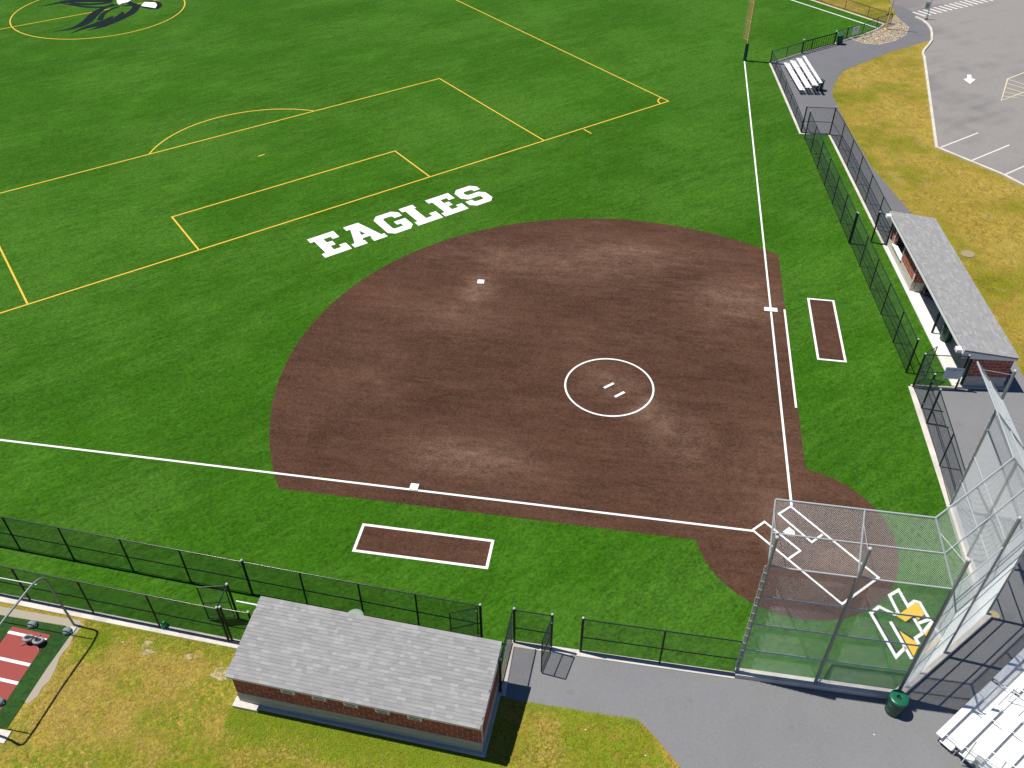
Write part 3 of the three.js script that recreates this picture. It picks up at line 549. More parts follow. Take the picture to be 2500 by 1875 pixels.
// shed roof with lapped shingles; the local x runs along the eave, z across from rear (z1, low) to front (z0, high)
const shingleMats = []; for (let i = 0; i < 7; i++) { const b = [0.238, 0.252, 0.260, 0.266, 0.272, 0.284, 0.310][i]; shingleMats.push(std({ color: lin(b * 1.0, b * 0.975, b * 0.955), roughness: 0.95, map: grainTex })); }
function roof(parent, L, z0, y0, z1, y1, xs, singles, quarter = false) {
  const run = Math.hypot(z1 - z0, y1 - y0), tilt = Math.atan2(y0 - y1, z1 - z0);
  const g = new THREE.Group(); g.name = 'roof'; g.rotation.order = 'YXZ'; if (quarter) { g.position.set(z1, y1, -xs); g.rotation.set(tilt, Math.PI / 2, 0); } else { g.position.set(xs, y1, z1); g.rotation.x = tilt; } parent.add(g); // local: x along, z from 0 (rear eave) to -run (front)
  part(g, 'roof_deck', box(L - 0.02, 0.05, run - 0.01, L / 2, -0.05, -run / 2), M.grey);
  const ex = 0.145, rows = Math.ceil(run / ex), rest = [], restCol = [];
  const shapes = new Map();
  const geo = (w) => { const k = w.toFixed(2); if (!shapes.has(k)) shapes.set(k, (() => { const b = new THREE.BoxGeometry(w, 0.030, ex + 0.05); return b; })()); return shapes.get(k); };
  let n = 0;
  for (let r = 0; r < rows; r++) {
    let x = -0.05 * Math.floor(rnd() * 5);
    while (x < L) {
      const w0 = [0.15, 0.20, 0.25, 0.30, 0.35, 0.40][Math.floor(rnd() * 6)]; let a = Math.max(x, 0), b = Math.min(x + w0, L); x += w0;
      if (b - a < 0.05) continue; const w = Math.round((b - a) * 20) / 20 || 0.05;
      const z = -(r * ex) - ex / 2, top = Math.min(ex, run - r * ex); if (top < 0.04) continue;
      const lift = rr(0, 0.004), mi = Math.floor(rnd() * 7);
      if (n < singles) {
        const m = part(g, 'shingle', geo(w), shingleMats[mi]); m.position.set((a + b) / 2, 0.004 + lift, z); m.rotation.x = -0.10; n++;
      } else { const q = geo(w).clone(); q.rotateX(-0.10); q.translate((a + b) / 2, 0.004 + lift, z); const c = shingleMats[mi].color, cc = new Float32Array(q.attributes.position.count * 3); for (let i = 0; i < cc.length; i += 3) { cc[i] = c.r; cc[i + 1] = c.g; cc[i + 2] = c.b; } q.setAttribute('color', new THREE.BufferAttribute(cc, 3)); rest.push(q); }
    }
  }
  if (rest.length) part(g, 'shingle_field', mergeGeometries(rest), std({ vertexColors: true, roughness: 0.95, map: grainTex }), { stuff: true });
  return g;
}
{ // third-base dugout, seen from behind
  const t = thing('dugout', 'brick dugout with grey shingle roof seen from behind, beside the lawn', 'dugout', [-12.30, 12.50], { turn: -0.053, group: 'brick dugouts' });
  const L = 9.72, D = 2.75;
  part(t, 'footing', rbox(L + 0.24, 0.16, 0.40, -L / 2, 0.06, -0.05, 0.02), M.greyConc);
  part(t, 'footing', rbox(0.36, 0.16, D + 0.2, -0.05, 0.058, -D / 2, 0.02), M.greyConc);
  part(t, 'slab', rbox(L, 0.12, D + 0.3, -L / 2, 0.04, -D / 2 - 0.28, 0.02), M.conc);
  part(t, 'step', rbox(1.05, 0.22, 0.42, -L + 0.32, 0.08, 0.06, 0.02), M.conc);
  part(t, 'base_wall', box(L, 0.70, 0.215, -L / 2, 0.45, -0.10), M.greyConc);
  part(t, 'base_wall', box(0.215, 0.70, D - 0.24, -0.10, 0.45, -D / 2 - 0.12), M.greyConc);
  part(t, 'base_wall', box(0.215, 0.70, D - 0.24, -L + 0.10, 0.45, -D / 2 - 0.12), M.greyConc);
  brickWall(t, [-L, -0.10], 0, L, 0.80, 6);
  brickWall(t, [-0.10, -0.205], -Math.PI / 2, D - 0.205, 0.80, 6);
  brickWall(t, [-L + 0.10, -D], Math.PI / 2, D - 0.205, 0.80, 6);
  for (const x of [-7.44, -6.2, -4.96, -3.73, -2.5]) {
    const v = part(t, 'vent', rbox(0.56, 0.46, 0.06, x, 1.82, 0.035, 0.008), M.trim);
    for (let k = 0; k < 3; k++) part(v, 'slot', box(0.40, 0.035, 0.012, x, 1.66 + k * 0.11, 0.066), M.dark);
  }
  roof(t, 9.85, -D - 0.30, 2.64, 0.19, 2.20, -L - 0.07, 300);
  part(t, 'fascia', box(L + 0.10, 0.09, 0.025, -L / 2, 2.115, 0.175), M.trim);
  part(t, 'fascia', box(L + 0.10, 0.17, 0.03, -L / 2, 2.49, -D - 0.305), M.trim);
  for (const x of [0.005, -L - 0.005]) { // gable trim
    const s = new THREE.Shape([[0.16, 2.09], [-D - 0.28, 2.51], [-D - 0.28, 1.99], [0.16, 1.99]].map(([a, b]) => new THREE.Vector2(a, b)));
    const g = new THREE.ExtrudeGeometry(s, { depth: 0.03, bevelEnabled: false }).rotateY(-Math.PI / 2).translate(x + 0.035, 0, 0); part(t, 'gable_trim', g, M.trim); }
  part(t, 'header_beam', box(L, 0.16, 0.12, -L / 2, 2.38, -D - 0.10), M.trim);
  part(t, 'eave_pipe', pipe(V(-L - 1.05, 2.40, -D - 0.12), V(0.05, 2.40, -D - 0.19), 0.03, 8), M.trim);
  part(t, 'back_bench', rbox(L - 1, 0.05, 0.35, -L / 2, 0.55, -0.5, 0.01), M.alu);
  part(t, 'post', box(0.12, 2.35, 0.12, -L / 2, 1.2, -D + 0.05), M.dark);
}
{ // first-base dugout, open front towards the field; local z towards the camera, x away from the field
  const t = thing('dugout', 'long brick dugout with open front and white fascia at field edge', 'dugout', [9.68, -12.28], { turn: 0.098, group: 'brick dugouts' });
  const L = 14.75, D = 2.48, PZ = -9.15;
  part(t, 'slab', rbox(D + 0.25, 0.10, L, D / 2 - 0.07, 0.05, -L / 2, 0.02), std({ map: concTex, color: lin(1.45, 1.48, 1.55), roughness: 0.9 }));
  part(t, 'footing', rbox(D + 0.2, 0.14, 0.4, D / 2 + 0.12, 0.05, -0.06, 0.02), M.greyConc);
  const bw = (w, d, x, z, h = 0.72) => part(t, 'base_wall', box(w, h, d, x, h / 2 + 0.08, z), M.greyConc);
  bw(D - 0.35, 0.215, D / 2 + 0.17, -0.11); bw(0.215, L - 0.24, D - 0.11, -L / 2 - 0.0); bw(D - 0.24, 0.215, D / 2 - 0.1, -L + 0.11);
  part(t, 'base_wall', box(0.215, 0.72, L + PZ - 0.23, 0.11, 0.44, (PZ - L) / 2), M.conc); part(t, 'base_wall', box(D - 0.46, 0.72, 0.215, D / 2 + 0.0, 0.44, PZ - 0.11), M.greyConc);
  brickWall(t, [0.35, -0.11], 0, D - 0.35, 0.80, 6);                               // near end
  brickWall(t, [D - 0.11, -0.22], -Math.PI / 2, L - 0.44, 0.80, 6);                           // rear
  brickWall(t, [0, -L + 0.11], 0, D, 0.80, 6);
  brickWall(t, [0.11, -L + 0.22], Math.PI / 2, L + PZ - 0.44, 0.80, 7, [[0.83, 2.78, 0.82, 1.88]]); // front of the equipment room, with a hatch
  brickWall(t, [0.0, PZ - 0.11], 0, D - 0.22, 0.80, 6);                             // partition
  const wz = -L + 2.02;
  const w = part(t, 'window', box(0.30, 0.06, 2.1, 0.06, 0.80, wz), M.trim, { label: 'white sill and frame of the open hatch' });
  part(w, 'frame', box(0.05, 1.04, 0.06, -0.02, 1.34, wz + 0.98), M.trim); part(w, 'frame', box(0.05, 1.04, 0.06, -0.02, 1.34, wz - 0.98), M.trim); part(w, 'frame', box(0.05, 0.06, 2.02, -0.02, 1.89, wz), M.trim);
  part(t, 'roof_post', box(0.11, 2.42, 0.11, 0.12, 1.25, -4.85), M.post);
  part(t, 'roof_post', box(0.13, 2.35, 0.13, 0.30, 1.25, -0.12), M.post);
  // shed roof: low at the rear (+x)
  roof(t, 14.95, -0.36, 2.62, D + 0.12, 2.20, -0.08, 0, true);
  part(t, 'fascia', box(0.04, 0.27, L + 0.2, -0.405, 2.50, -L / 2 + 0.02), M.trim);
  part(t, 'fascia', box(0.03, 0.12, L + 0.2, D + 0.12, 2.10, -L / 2 + 0.02), M.trim);
  for (const z of [0.03, -L - 0.06]) { const s = new THREE.Shape([[-0.34, 2.52], [D + 0.10, 2.11], [D + 0.10, 2.00], [-0.34, 2.06]].map(([a, b]) => new THREE.Vector2(a, b))); part(t, 'gable_trim', new THREE.ExtrudeGeometry(s, { depth: 0.03, bevelEnabled: false }).translate(0, 0, z), M.trim); }
  part(t, 'header_beam', box(0.16, 0.18, L + 0.1, 0.05, 2.36, -L / 2), M.trim);
  for (const z of [-0.25, -L + 0.2]) part(t, 'eave_box', rbox(0.32, 0.20, 0.34, -0.52, 2.42, z, 0.01), M.trim);
  // cubby shelves on the partition and a bench
  const cub = part(t, 'cubby_shelf', box(D - 0.9, 1.75, 0.04, D / 2 + 0.25, 0.98, PZ + 0.14), M.dark);
  for (const y of [0.35, 0.75, 1.15, 1.55]) part(cub, 'shelf_board', box(D - 0.9, 0.03, 0.35, D / 2 + 0.25, y, PZ + 0.33), M.grey);
  for (const k of [0, 1, 2, 3]) part(cub, 'divider', box(0.025, 1.6, 0.35, 0.72 + k * 0.52, 0.95, PZ + 0.33), M.dark);
  part(t, 'bench', rbox(0.34, 0.05, 7.6, D - 0.5, 0.58, -4.5, 0.01), M.alu);
  for (const z of [-1.2, -3.4, -5.6, -7.8]) part(t, 'bench_leg', box(0.3, 0.46, 0.06, D - 0.5, 0.33, z), M.grey);
}
{ // sign hung on the fence panel
  const t = thing('field_sign', 'pale blue notice board hung on fence at far dugout end', 'sign', [9.15, -11.98], { turn: 0.07 });
  part(t, 'board', rbox(0.98, 0.78, 0.02, 0, 1.16, 0.0, 0.006), M.sign);
  part(t, 'rule', box(0.34, 0.022, 0.004, -0.25, 1.40, 0.013), M.black); part(t, 'rule', box(0.34, 0.022, 0.004, 0.27, 1.40, 0.013), M.black);
  part(t, 'emblem', new THREE.TorusGeometry(0.045, 0.014, 6, 14).translate(0.01, 1.40, 0.013), M.black);
  for (let i = 0; i < 5; i++) part(t, 'text_line', box(rr(0.45, 0.75), 0.010, 0.003, 0, 1.28 - i * 0.09, 0.012), M.grey);
}
{ const t = thing('fence_sign', 'small pale sign on the low fence beside the gravel bed', 'sign', [11.5, -69.1], { turn: 0.72 });
  part(t, 'board', rbox(0.95, 0.80, 0.02, 0, 0.70, 0.06, 0.005), M.sign); for (let i = 0; i < 3; i++) part(t, 'text_line', box(0.5 - i * 0.1, 0.05, 0.004, 0, 0.95 - i * 0.12, 0.073), M.grey); }

// ---------------------------------------------------------------- bins
function bin(label, x, z, o = {}) {
  const t = thing('trash_can', label, 'trash can', [x, z], { y: o.y ?? 0.012, group: 'green trash cans' }), k = o.k ?? 1;
  const pts = [[0, 0.02], [0.29, 0.02], [0.305, 0.05], [0.31, 0.30], [0.315, 0.60], [0.318, 0.82], [0.31, 0.85], [0, 0.85]].map(([r, y]) => new THREE.Vector2(r * k, y * k));
  const b = part(t, 'barrel', new THREE.LatheGeometry(pts, 28), M.binDark);
  for (const y of [0.22, 0.60]) part(b, 'hoop', new THREE.TorusGeometry((y < 0.4 ? 0.309 : 0.316) * k, 0.010 * k, 6, 32).rotateX(Math.PI / 2).translate(0, y * k, 0), M.binDark);
  const lid = [[0.085, 0.86], [0.09, 0.955], [0.11, 0.968], [0.25, 0.965], [0.325, 0.945], [0.345, 0.92], [0.348, 0.84], [0.335, 0.82], [0.30, 0.82]].map(([r, y]) => new THREE.Vector2(r * k, y * k));
  const l = part(t, 'lid', new THREE.LatheGeometry(lid, 32), o.lid ?? M.binGreen);
  part(l, 'opening', new THREE.CylinderGeometry(0.088 * k, 0.088 * k, 0.02, 20).translate(0, 0.865 * k, 0), M.dark);
  return t;
}
bin('green trash can at the foot of the tall backstop corner', 3.05, 8.27, { k: 1.02 });
bin('green trash can at the end of the white far bleacher', 6.5, -54.1, { k: 1.0 });
bin('green trash can beside the dark bar gate by the gravel bed', 9.75, -66.75, { k: 1.0 });
bin('green trash can half in shade inside the open dugout', 9.95, -16.55, { y: 0.10, k: 1.06 });
bin('trash can peeking over the near dugout roof edge', -18.45, 8.12, { k: 1.1, lid: std({ color: lin(0.22, 0.27, 0.23), roughness: 0.5 }) });
{ const t = thing('equipment_bag', 'black lumpy bag on the shaded dugout floor below the shelves', 'bag', [10.15, -21.0], { y: 0.1 });
  part(t, 'bag_body', (() => { const g = new THREE.SphereGeometry(0.42, 20, 14); const p = g.attributes.position; for (let i = 0; i < p.count; i++) { const k = 1 + 0.12 * Math.sin(p.getX(i) * 9 + p.getZ(i) * 7); p.setXYZ(i, p.getX(i) * k, Math.max(-0.2, p.getY(i) * 0.75) + 0.2, p.getZ(i) * k * 1.15); } g.computeVertexNormals(); return g; })(), M.dark);
  part(t, 'strap', new THREE.TorusGeometry(0.2, 0.02, 6, 16, Math.PI).translate(0, 0.42, 0), M.dark); }

// ---------------------------------------------------------------- bleachers
function bleacher(label, [x, z], turn, o) { // local x along the rows, z = 0 at the front, rows step back towards +z
  const t = thing('bleacher', label, 'bleacher', [x, z], { turn, group: 'white aluminium bleachers' });
  const { len, rows, pitch, rise, y0 } = o, gap = o.aisle;
  const spans = (r) => gap ? [[0, gap[0]], [gap[1], len]] : [[0, len]];
  for (let r = 0; r < rows; r++) {
    const y = y0 + r * rise, zz = r * pitch;
    for (const [a, b] of spans(r)) { const s = part(t, 'seat_plank', rbox(b - a, 0.045, 0.26, (a + b) / 2, y, zz + 0.13, 0.008), M.alu); for (const e of [a, b]) part(s, 'end_cap', box(0.02, 0.05, 0.262, e, y, zz + 0.13), M.cap); }
    if (r > 0) for (const k of (o.foot ?? [0, 1])) for (const [a, b] of (r === 1 && gap ? [[0, len]] : [[0, len]])) part(t, 'foot_plank', rbox(b - a, 0.04, o.fw ?? 0.243, (a + b) / 2, y - (o.drop ?? 0.43), zz - (o.footOff ?? 0.375) + k * 0.248, 0.006), M.alu);
    if (r > 0 && o.riser !== 0) part(t, 'riser_board', box(len, o.riser ?? 0.34, 0.02, len / 2, y - 0.22, zz + 0.03), M.alu);
  }
  const nf = Math.max(3, Math.round(len / 1.8) + 1), dep = (rows - 1) * pitch + 0.3;
  for (let i = 0; i < nf; i++) { const fx = 0.25 + (len - 0.5) * i / (nf - 1);
    const f = part(t, 'support_frame', box(0.05, 0.05, dep, fx, 0.05, dep / 2), M.galv);
    part(f, 'stringer', pipe(V(fx, y0 - 0.06, 0.05), V(fx, y0 + (rows - 1) * rise - 0.06, dep - 0.1), 0.025, 6), M.galv);
    for (let r = 0; r < rows; r++) part(f, 'upright', pipe(V(fx, 0.03, r * pitch + 0.15), V(fx, y0 + r * rise - 0.02, r * pitch + 0.15), 0.022, 6), M.galv);
  }
  return { t };
}
{ // near bleacher behind the backstop, cut by the frame's corner
  const ang = Math.atan2(0.715, 0.70), { t } = bleacher('large white aluminium bleacher behind the backstop at the frame corner', [4.33, 9.23], ang, { len: 9.4, rows: 5, pitch: 0.72, rise: 0.21, y0: 0.45, aisle: [2.77, 3.85], foot: [0, 1] });
  for (let k = 0; k < 4; k++) part(t, 'aisle_step', rbox(0.92, 0.04, 0.30, 3.31, 0.32 + k * 0.20, 0.14 + k * 0.72, 0.006), M.alu);
  for (const x of [3.31]) { part(t, 'hand_rail', pipe(V(x, 1.5, 0.9), V(x, 2.1, 2.9), 0.022, 8), M.alu); for (const k of [0, 1]) part(t, 'rail_post', pipe(V(x, 0.5 + k * 0.5, 0.9 + k * 2), V(x, 1.5 + k * 0.6, 0.9 + k * 2), 0.022, 8), M.alu); }
  // end guard rail with mesh over the upper rows
  const gz0 = 1.2, gz1 = 3.3, X = -0.05;
  part(t, 'guard_rail', pipe(V(X, 1.75, gz0), V(X, 2.25, gz1), 0.022, 8), M.alu); part(t, 'guard_rail', pipe(V(X, 1.25, gz0), V(X, 1.75, gz1), 0.018, 8), M.alu);
  for (const [zz, y] of [[gz0, 1.75], [(gz0 + gz1) / 2, 2.0], [gz1, 2.25]]) part(t, 'guard_post', pipe(V(X, 0.2, zz), V(X, y, zz), 0.022, 8), M.alu);
  part(t, 'wire_mesh', wires([[0, 0.5], [gz1 - gz0, 1.0], [gz1 - gz0, 2.2], [0, 1.72]], V(X, 0, gz0), V(0, 0, 1), V(0, 1, 0), 0.05, 0.003), M.galvWire, { stuff: true });
}
bleacher('small four-row white bleacher by the low right field fence', [4.58, -52.75], Math.PI / 2 + 0.14, { len: 6.7, rows: 4, pitch: 0.55, rise: 0.22, y0: 0.43, foot: [1], footOff: 0.39, drop: 0.24, fw: 0.19, riser: 0 });

// ---------------------------------------------------------------- foul pole, poles, crossing sign
{
  const t = thing('foul_pole', 'yellow foul pole with mesh wing on a dark padded base', 'foul pole', [0.05, -60.5]);
  part(t, 'pad', new THREE.CylinderGeometry(0.17, 0.17, 1.68, 16).translate(0, 0.84, 0), M.binDark);
  part(t, 'pole', pipe(V(0, 0, 0), V(0, 9.2, 0), 0.065, 12), M.poleCream);
  const wd = V(-0.86, 0, -0.51), wp = (k, y) => V(wd.x * k, y, wd.z * k);
  part(t, 'wing_frame', pipe(wp(0.55, 2.1), wp(0.55, 9.0), 0.022, 8), M.poleCream);
  for (let k = 0; k < 5; k++) part(t, 'wing_bar', pipe(wp(0.55, 2.1 + k * 1.72), wp(0, 2.0 + k * 1.72), 0.02, 8), M.poleCream);
  part(t, 'wire_mesh', wires([[0, 2.1], [0.55, 2.1], [0.55, 9.0], [0, 9.0]], V(0, 0, 0), wd.clone(), V(0, 1, 0), 0.05, 0.011), M.poleCream, { stuff: true });
}
{ const t = thing('light_pole', 'thin cream pole rising from the gravel bed', 'pole', [15.16, -72.0]);
  part(t, 'shaft', new THREE.CylinderGeometry(0.06, 0.085, 7, 12).translate(0, 3.5, 0), M.poleCream); part(t, 'base_plate', new THREE.CylinderGeometry(0.2, 0.22, 0.08, 16).translate(0, 0.05, 0), M.poleCream); }
{ const t = thing('crossing_sign', 'white crossing sign on a grey post at the crosswalk', 'sign', [20.04, -76.1]);
  part(t, 'post', pipe(V(0, 0, 0), V(0, 2.15, 0), 0.045, 10), M.grey); part(t, 'board', rbox(0.62, 0.85, 0.03, -0.28, 1.45, 0.06, 0.01), M.white); part(t, 'symbol', rbox(0.30, 0.42, 0.006, -0.30, 1.42, 0.079, 0.002), std({ color: lin(0.25, 0.42, 0.10), roughness: 0.7 })); part(t, 'base_plate', new THREE.CylinderGeometry(0.17, 0.19, 0.06, 14).translate(0, 0.03, 0), M.dark); }
{ const t = thing('marker_post', 'short yellow marker post beside the far path', 'post', [16.14, -77.05]);
  part(t, 'post', new THREE.CylinderGeometry(0.09, 0.1, 0.85, 14).translate(0, 0.43, 0), M.yellow); part(t, 'post_cap', new THREE.SphereGeometry(0.095, 14, 8).translate(0, 0.85, 0), M.yellow); part(t, 'collar', new THREE.CylinderGeometry(0.14, 0.16, 0.1, 14).translate(0, 0.05, 0), M.dark); }

// ---------------------------------------------------------------- batting cage corner
{
  const pad = structure('cage_floor', 'dark green turf floor of the batting cage');
  part(pad, 'cage_turf', uvWorld(flat([[-60, 9.1], [-33.77, 9.80], [-30.68, 9.86], [-30.22, 10.02], [-30.35, 11.84], [-30.38, 13.3], [-30.4, 14.4], [-60, 15.6]], 0.016), TURF_TILE, TURF_TILE, 0.2, 0.37, 0.61), std({ map: turfTex, color: lin(0.42, 0.55, 0.7), roughness: 1 }));
  part(pad, 'gravel_edge', uvWorld(flat([[-30.22, 9.5], [-29.98, 9.75], [-30.08, 10.3], [-30.02, 10.7], [-30.12, 11.2], [-29.98, 11.8], [-29.93, 12.3], [-30.05, 12.6], [-30.02, 13.0], [-30.2, 13.35], [-30.38, 13.3], [-30.35, 11.84], [-30.22, 10.02], [-30.7, 9.84], [-33.8, 9.78], [-40, 9.62], [-40, 9.0], [-33.8, 9.4], [-30.6, 9.5]], 0.010), 1.3), std({ color: lin(0.33, 0.29, 0.22), roughness: 1, map: grainTex }));
  part(pad, 'concrete_pad', rbox(0.6, 0.06, 0.5, -30.45, 0.02, 14.75, 0.01), M.conc);
  const mat = thing('rubber_mat', 'red rubber mat with white stripes in the batting cage', 'mat', [-31.9, 11.9]);
  wpart(mat, 'mat_sheet', uvWorld(flat([[-32.88, 10.24], [-31.07, 10.36], [-31.12, 14.6], [-32.95, 14.5]], 0.020), 3), M.mat);
  for (const [z0, z1] of [[10.51, 10.62], [11.68, 11.79], [12.51, 12.62], [13.4, 13.5]]) wpart(mat, 'stripe', ribbon([[-32.89, z0], [-31.1, z1]], 0.13, 0.025), M.white);
  const t = thing('batting_cage_frame', 'bent galvanized pipe frame of the batting cage', 'cage frame', [-30.4, 9.75]);
  const curve = new THREE.CurvePath(); const pts = [V(-30.36, 0, 9.74), V(-30.44, 1.5, 9.73), V(-30.52, 2.8, 9.72), V(-30.56, 3.22, 9.82), V(-30.6, 3.40, 10.15), V(-30.7, 3.42, 11.2), V(-30.8, 3.42, 12.6), V(-30.86, 3.42, 14.1), V(-30.87, 3.36, 14.55), V(-30.84, 3.1, 14.75), V(-30.7, 1.6, 14.74), V(-30.55, 0, 14.74)];
  wpart(t, 'bent_pipe', new THREE.TubeGeometry(new THREE.CatmullRomCurve3(pts, false, 'centripetal'), 96, 0.045, 10), M.galvPost);
  wpart(t, 'coupling', pipe(V(-30.40, 0.62, 9.735), V(-30.405, 0.80, 9.735), 0.062, 12), M.cap);
  wpart(t, 'ridge_pipe', pipe(V(-30.62, 3.2, 10.1), V(-40, 3.2, 9.7), 0.022, 8), M.galv); wpart(t, 'ridge_pipe', pipe(V(-30.84, 3.2, 14.3), V(-40, 3.2, 14.0), 0.022, 8), M.galv);
  wpart(t, 'base_plate', rbox(0.26, 0.05, 0.26, -30.3, 0.03, 9.98, 0.01), M.cap);
  const blob = (r, sx, sy, sz) => { const g = new THREE.SphereGeometry(r, 18, 12), p = g.attributes.position; for (let i = 0; i < p.count; i++) { const k = 1 + 0.05 * Math.sin(p.getX(i) * 11 + 1) * Math.cos(p.getZ(i) * 9); p.setXYZ(i, p.getX(i) * sx * k, Math.max(-r * 0.55, p.getY(i)) * sy + r * 0.5 * sy, p.getZ(i) * sz * k); } g.computeVertexNormals(); return g; };
  const sm = std({ color: lin(0.17, 0.22, 0.21), roughness: 0.85 });
  for (const [x, z, l] of [[-32.05, 10.05, 'grey sandbag above the red mat end'], [-30.42, 10.12, 'grey sandbag at the foot of the cage pipe'], [-31.3, 13.5, 'dark grey sandbag at the frame edge on the red mat']]) { const s = thing('sandbag', l, 'sandbag', [x, z], { y: 0.02, group: 'sandbags holding the cage net' }); part(s, 'bag_body', blob(0.20, 1.0, 0.75, 0.9), sm); part(s, 'tied_neck', new THREE.CylinderGeometry(0.02, 0.035, 0.08, 8).rotateZ(1).translate(0.17, 0.08, 0.03), sm); }
  const q = thing('pitching_machine', 'grey and black wheeled machine lying on the red mat', 'machine', [-31.5, 10.78], { y: 0.025, turn: -0.1 });
  for (const x of [-0.24, 0.24]) { const w = part(q, 'wheel', new THREE.TorusGeometry(0.17, 0.06, 10, 20).rotateX(1.2).translate(x, 0.20, 0), M.grey); part(w, 'hub', new THREE.CylinderGeometry(0.11, 0.11, 0.06, 16).rotateX(1.2 - Math.PI / 2).translate(x, 0.20, 0), M.dark); }
  part(q, 'motor_housing', rbox(0.30, 0.20, 0.26, 0, 0.16, 0.02, 0.03), M.dark);
  for (const [x, z] of [[-0.45, 0.28], [0.42, 0.30], [0.0, -0.35]]) part(q, 'leg', pipe(V(x * 0.4, 0.16, z * 0.3), V(x, 0.02, z), 0.018, 8), M.grey);
  const bag = thing('plastic_bag', 'small bright green bag caught at the fence foot', 'bag', [-26.5, 9.22], { y: 0.05 });
  part(bag, 'bag_body', (() => { const g = new THREE.IcosahedronGeometry(0.13, 2), p = g.attributes.position; for (let i = 0; i < p.count; i++) { const k = 1 + 0.35 * Math.sin(p.getX(i) * 31 + p.getY(i) * 17) * Math.cos(p.getZ(i) * 27); p.setXYZ(i, p.getX(i) * k * 0.7, Math.max(0, p.getY(i) + 0.09) * 1.5, p.getZ(i) * k * 1.2); } g.computeVertexNormals(); return g; })(), std({ color: lin(0.03, 0.42, 0.16), roughness: 0.5 }));
}

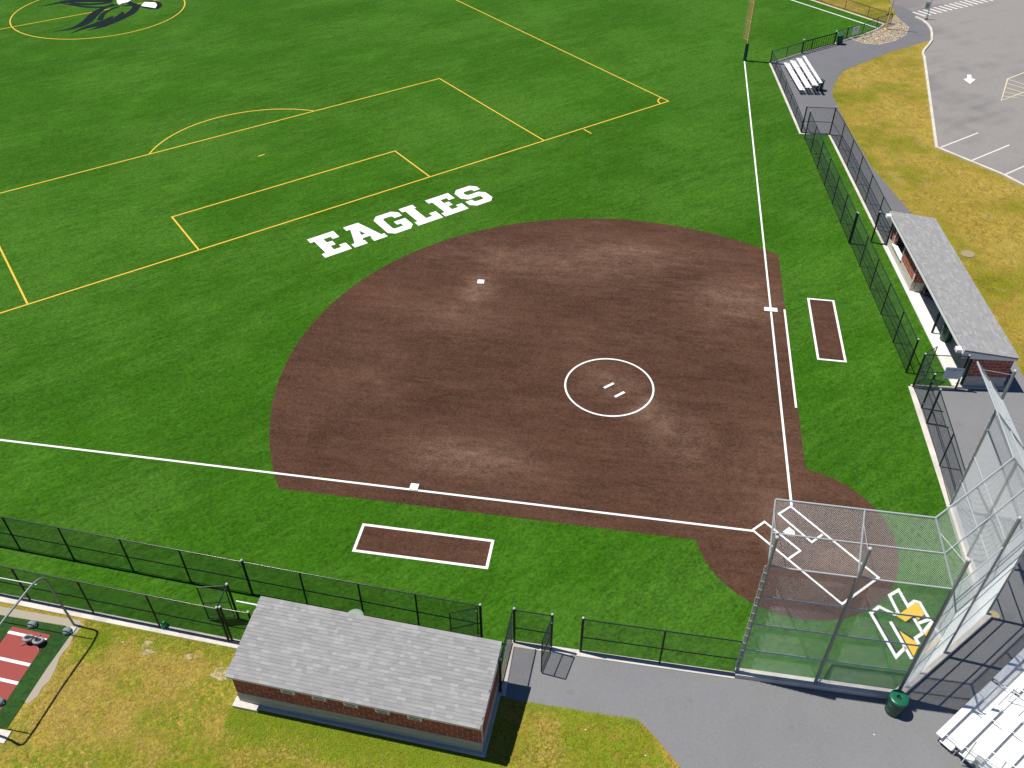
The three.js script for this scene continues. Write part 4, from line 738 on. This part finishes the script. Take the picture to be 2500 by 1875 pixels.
// ---------------------------------------------------------------- lawn details: tufts, bare spots, litter
{
  const g = structure('bare_soil', 'pale bare soil patches in the dry lawn');
  for (const [x, z, a, b] of [[-26.8, 10.15, 0.28, 0.22], [-26.72, 10.42, 0.3, 0.2], [-24.8, 10.38, 0.28, 0.16], [-23.2, 10.9, 0.55, 0.35]]) { const pts = []; for (let i = 0; i < 18; i++) { const k = i / 18 * 2 * Math.PI, r = rr(0.75, 1.15); pts.push([x + a * r * Math.cos(k), z + b * r * Math.sin(k)]); } part(g, 'soil_patch', uvWorld(flat(pts, 0.005), 2), std({ color: lin(0.42, 0.31, 0.2), map: grainTex, roughness: 1 })); }
  const cover = thing('access_cover', 'round brown access cover set in the lawn behind the far dugout', 'cover', [13.5, -26.8]); part(cover, 'disc', new THREE.CylinderGeometry(0.42, 0.44, 0.03, 24).translate(0, 0.015, 0), std({ color: lin(0.30, 0.22, 0.13), roughness: 0.9, map: grainTex })); part(cover, 'rim', new THREE.TorusGeometry(0.42, 0.02, 6, 28).rotateX(Math.PI / 2).translate(0, 0.025, 0), M.grey);
  const drain = thing('drain_cover', 'tan round drain cover at the backstop kerb corner', 'cover', [8.0, 3.08]); part(drain, 'disc', new THREE.CylinderGeometry(0.24, 0.24, 0.03, 20).translate(0, 0.02, 0), std({ color: lin(0.42, 0.33, 0.17), roughness: 0.8 })); part(drain, 'rim', new THREE.TorusGeometry(0.24, 0.018, 6, 24).rotateX(Math.PI / 2).translate(0, 0.03, 0), M.grey);

  // grass tufts: little fans of blades, many thousand
  const blades = []; const bl = (a, len, lean, w) => { const p = new Float32Array([-w, 0, 0, w, 0, 0, 0, len * Math.cos(lean), len * Math.sin(lean)]); const q = new THREE.BufferGeometry(); q.setAttribute('position', new THREE.BufferAttribute(p, 3)); q.setIndex([0, 2, 1]); q.computeVertexNormals(); q.rotateY(a); q.translate(rr(-0.04, 0.04), 0, rr(-0.04, 0.04)); return q; };
  for (let i = 0; i < 11; i++) blades.push(bl(i * 2.4, rr(0.06, 0.12), rr(1.0, 1.4), rr(0.007, 0.014)));
  const tuft = mergeGeometries(blades);
  const areas = [[[[-29.9, 9.75], [-23.3, 10.0], [-22.5, 11.0], [-22.2, 12.4], [-12.3, 13.0], [-11.0, 12.6], [-11.0, 10.3], [-6.7, 10.4], [-5.2, 12.0], [-4, 14], [-32, 18], [-30.5, 15], [-29.9, 13]], 22000]];
  const pn = fbm([[9, 11, 1, 201], [27, 25, 0.8, 202]]);
  const mats = matte({ side: THREE.DoubleSide });
  const inst = new THREE.InstancedMesh(tuft, mats, 26000); let n = 0; const mm = new THREE.Matrix4(), qq = new THREE.Quaternion();
  const put = (x, z, k, green) => { if (n >= 26000) return; qq.setFromAxisAngle(V(0, 1, 0), rr(0, 6.3)); mm.compose(V(x, 0.0, z), qq, V(k, k * rr(0.7, 1.2), k)); inst.setMatrixAt(n, mm); const b = rr(0.75, 1.3); const c = mix3([0.40, 0.29, 0.07], [0.17, 0.25, 0.010], green); inst.setColorAt(n, lin(c[0] * b, c[1] * b, c[2] * b)); n++; };
  for (const [poly, count] of areas) for (let i = 0; i < count; i++) { const x = rr(-32, -4), z = rr(9.7, 17.5); if (!inside(poly, x, z)) continue; const v = pn(x / 30, z / 30); put(x, z, rr(0.6, 1.2), sstep(0.35, 0.62, v) * 0.9); }
  // greener, broad-leaved growth along the dugout footing and the path edge
  for (let i = 0; i < 5200; i++) { const x = rr(-22.3, -11.6), d = Math.abs(rr(0, 1) * rr(0, 1)) * 1.5; put(x, 12.75 + (x + 12.3) * 0.053 + d, rr(0.8, 1.6), rr(0.75, 1)); }
  for (let i = 0; i < 500; i++) { const x = rr(-11, -6.7); put(x, 10.25 + rnd() * rnd() * 0.6, rr(0.7, 1.3), rr(0.6, 1)); }
  for (let i = 0; i < 700; i++) { const x = rr(-30, -22.5); put(x, 9.72 + (x + 23) * 0.05 + rnd() * rnd() * 1.2, rr(0.7, 1.5), rr(0.5, 1)); }
  for (let i = 0; i < 300; i++) { const a = rr(0, 6.3), r = rnd() * 0.75; put(-29.2 + r * 1.2 * Math.cos(a), 10.2 + r * 0.6 * Math.sin(a), rr(0.7, 1.3), rr(0.7, 1)); }
  inst.count = n; shade(inst).name = 'grass_tufts'; inst.userData = { kind: 'stuff', label: 'short dry and green grass tufts covering the near lawn' }; scene.add(inst);
  // scattered scraps
  const lit = [[-27.9, 10.2, 'white scrap on the dry lawn right of the cage pipe shadow'], [-8.6, 10.95, 'white scrap on the lawn corner nearer the dugout shadow'], [-6.3, 11.6, 'white scrap on the lawn corner close to the plaza edge'], [2.2, 9.4, 'white scrap on the plaza asphalt below the trash can']];
  for (const [x, z, label] of lit) { const o = shade(new THREE.Mesh(new THREE.IcosahedronGeometry(0.04, 1).scale(1, 0.3, 0.7), M.paint)); o.name = unique('litter_scrap'); o.position.set(x, 0.02, z); o.rotation.y = x; o.userData = { label, category: 'litter', group: 'scattered white litter scraps' }; scene.add(o); }
}
renderer.render(scene, camera);
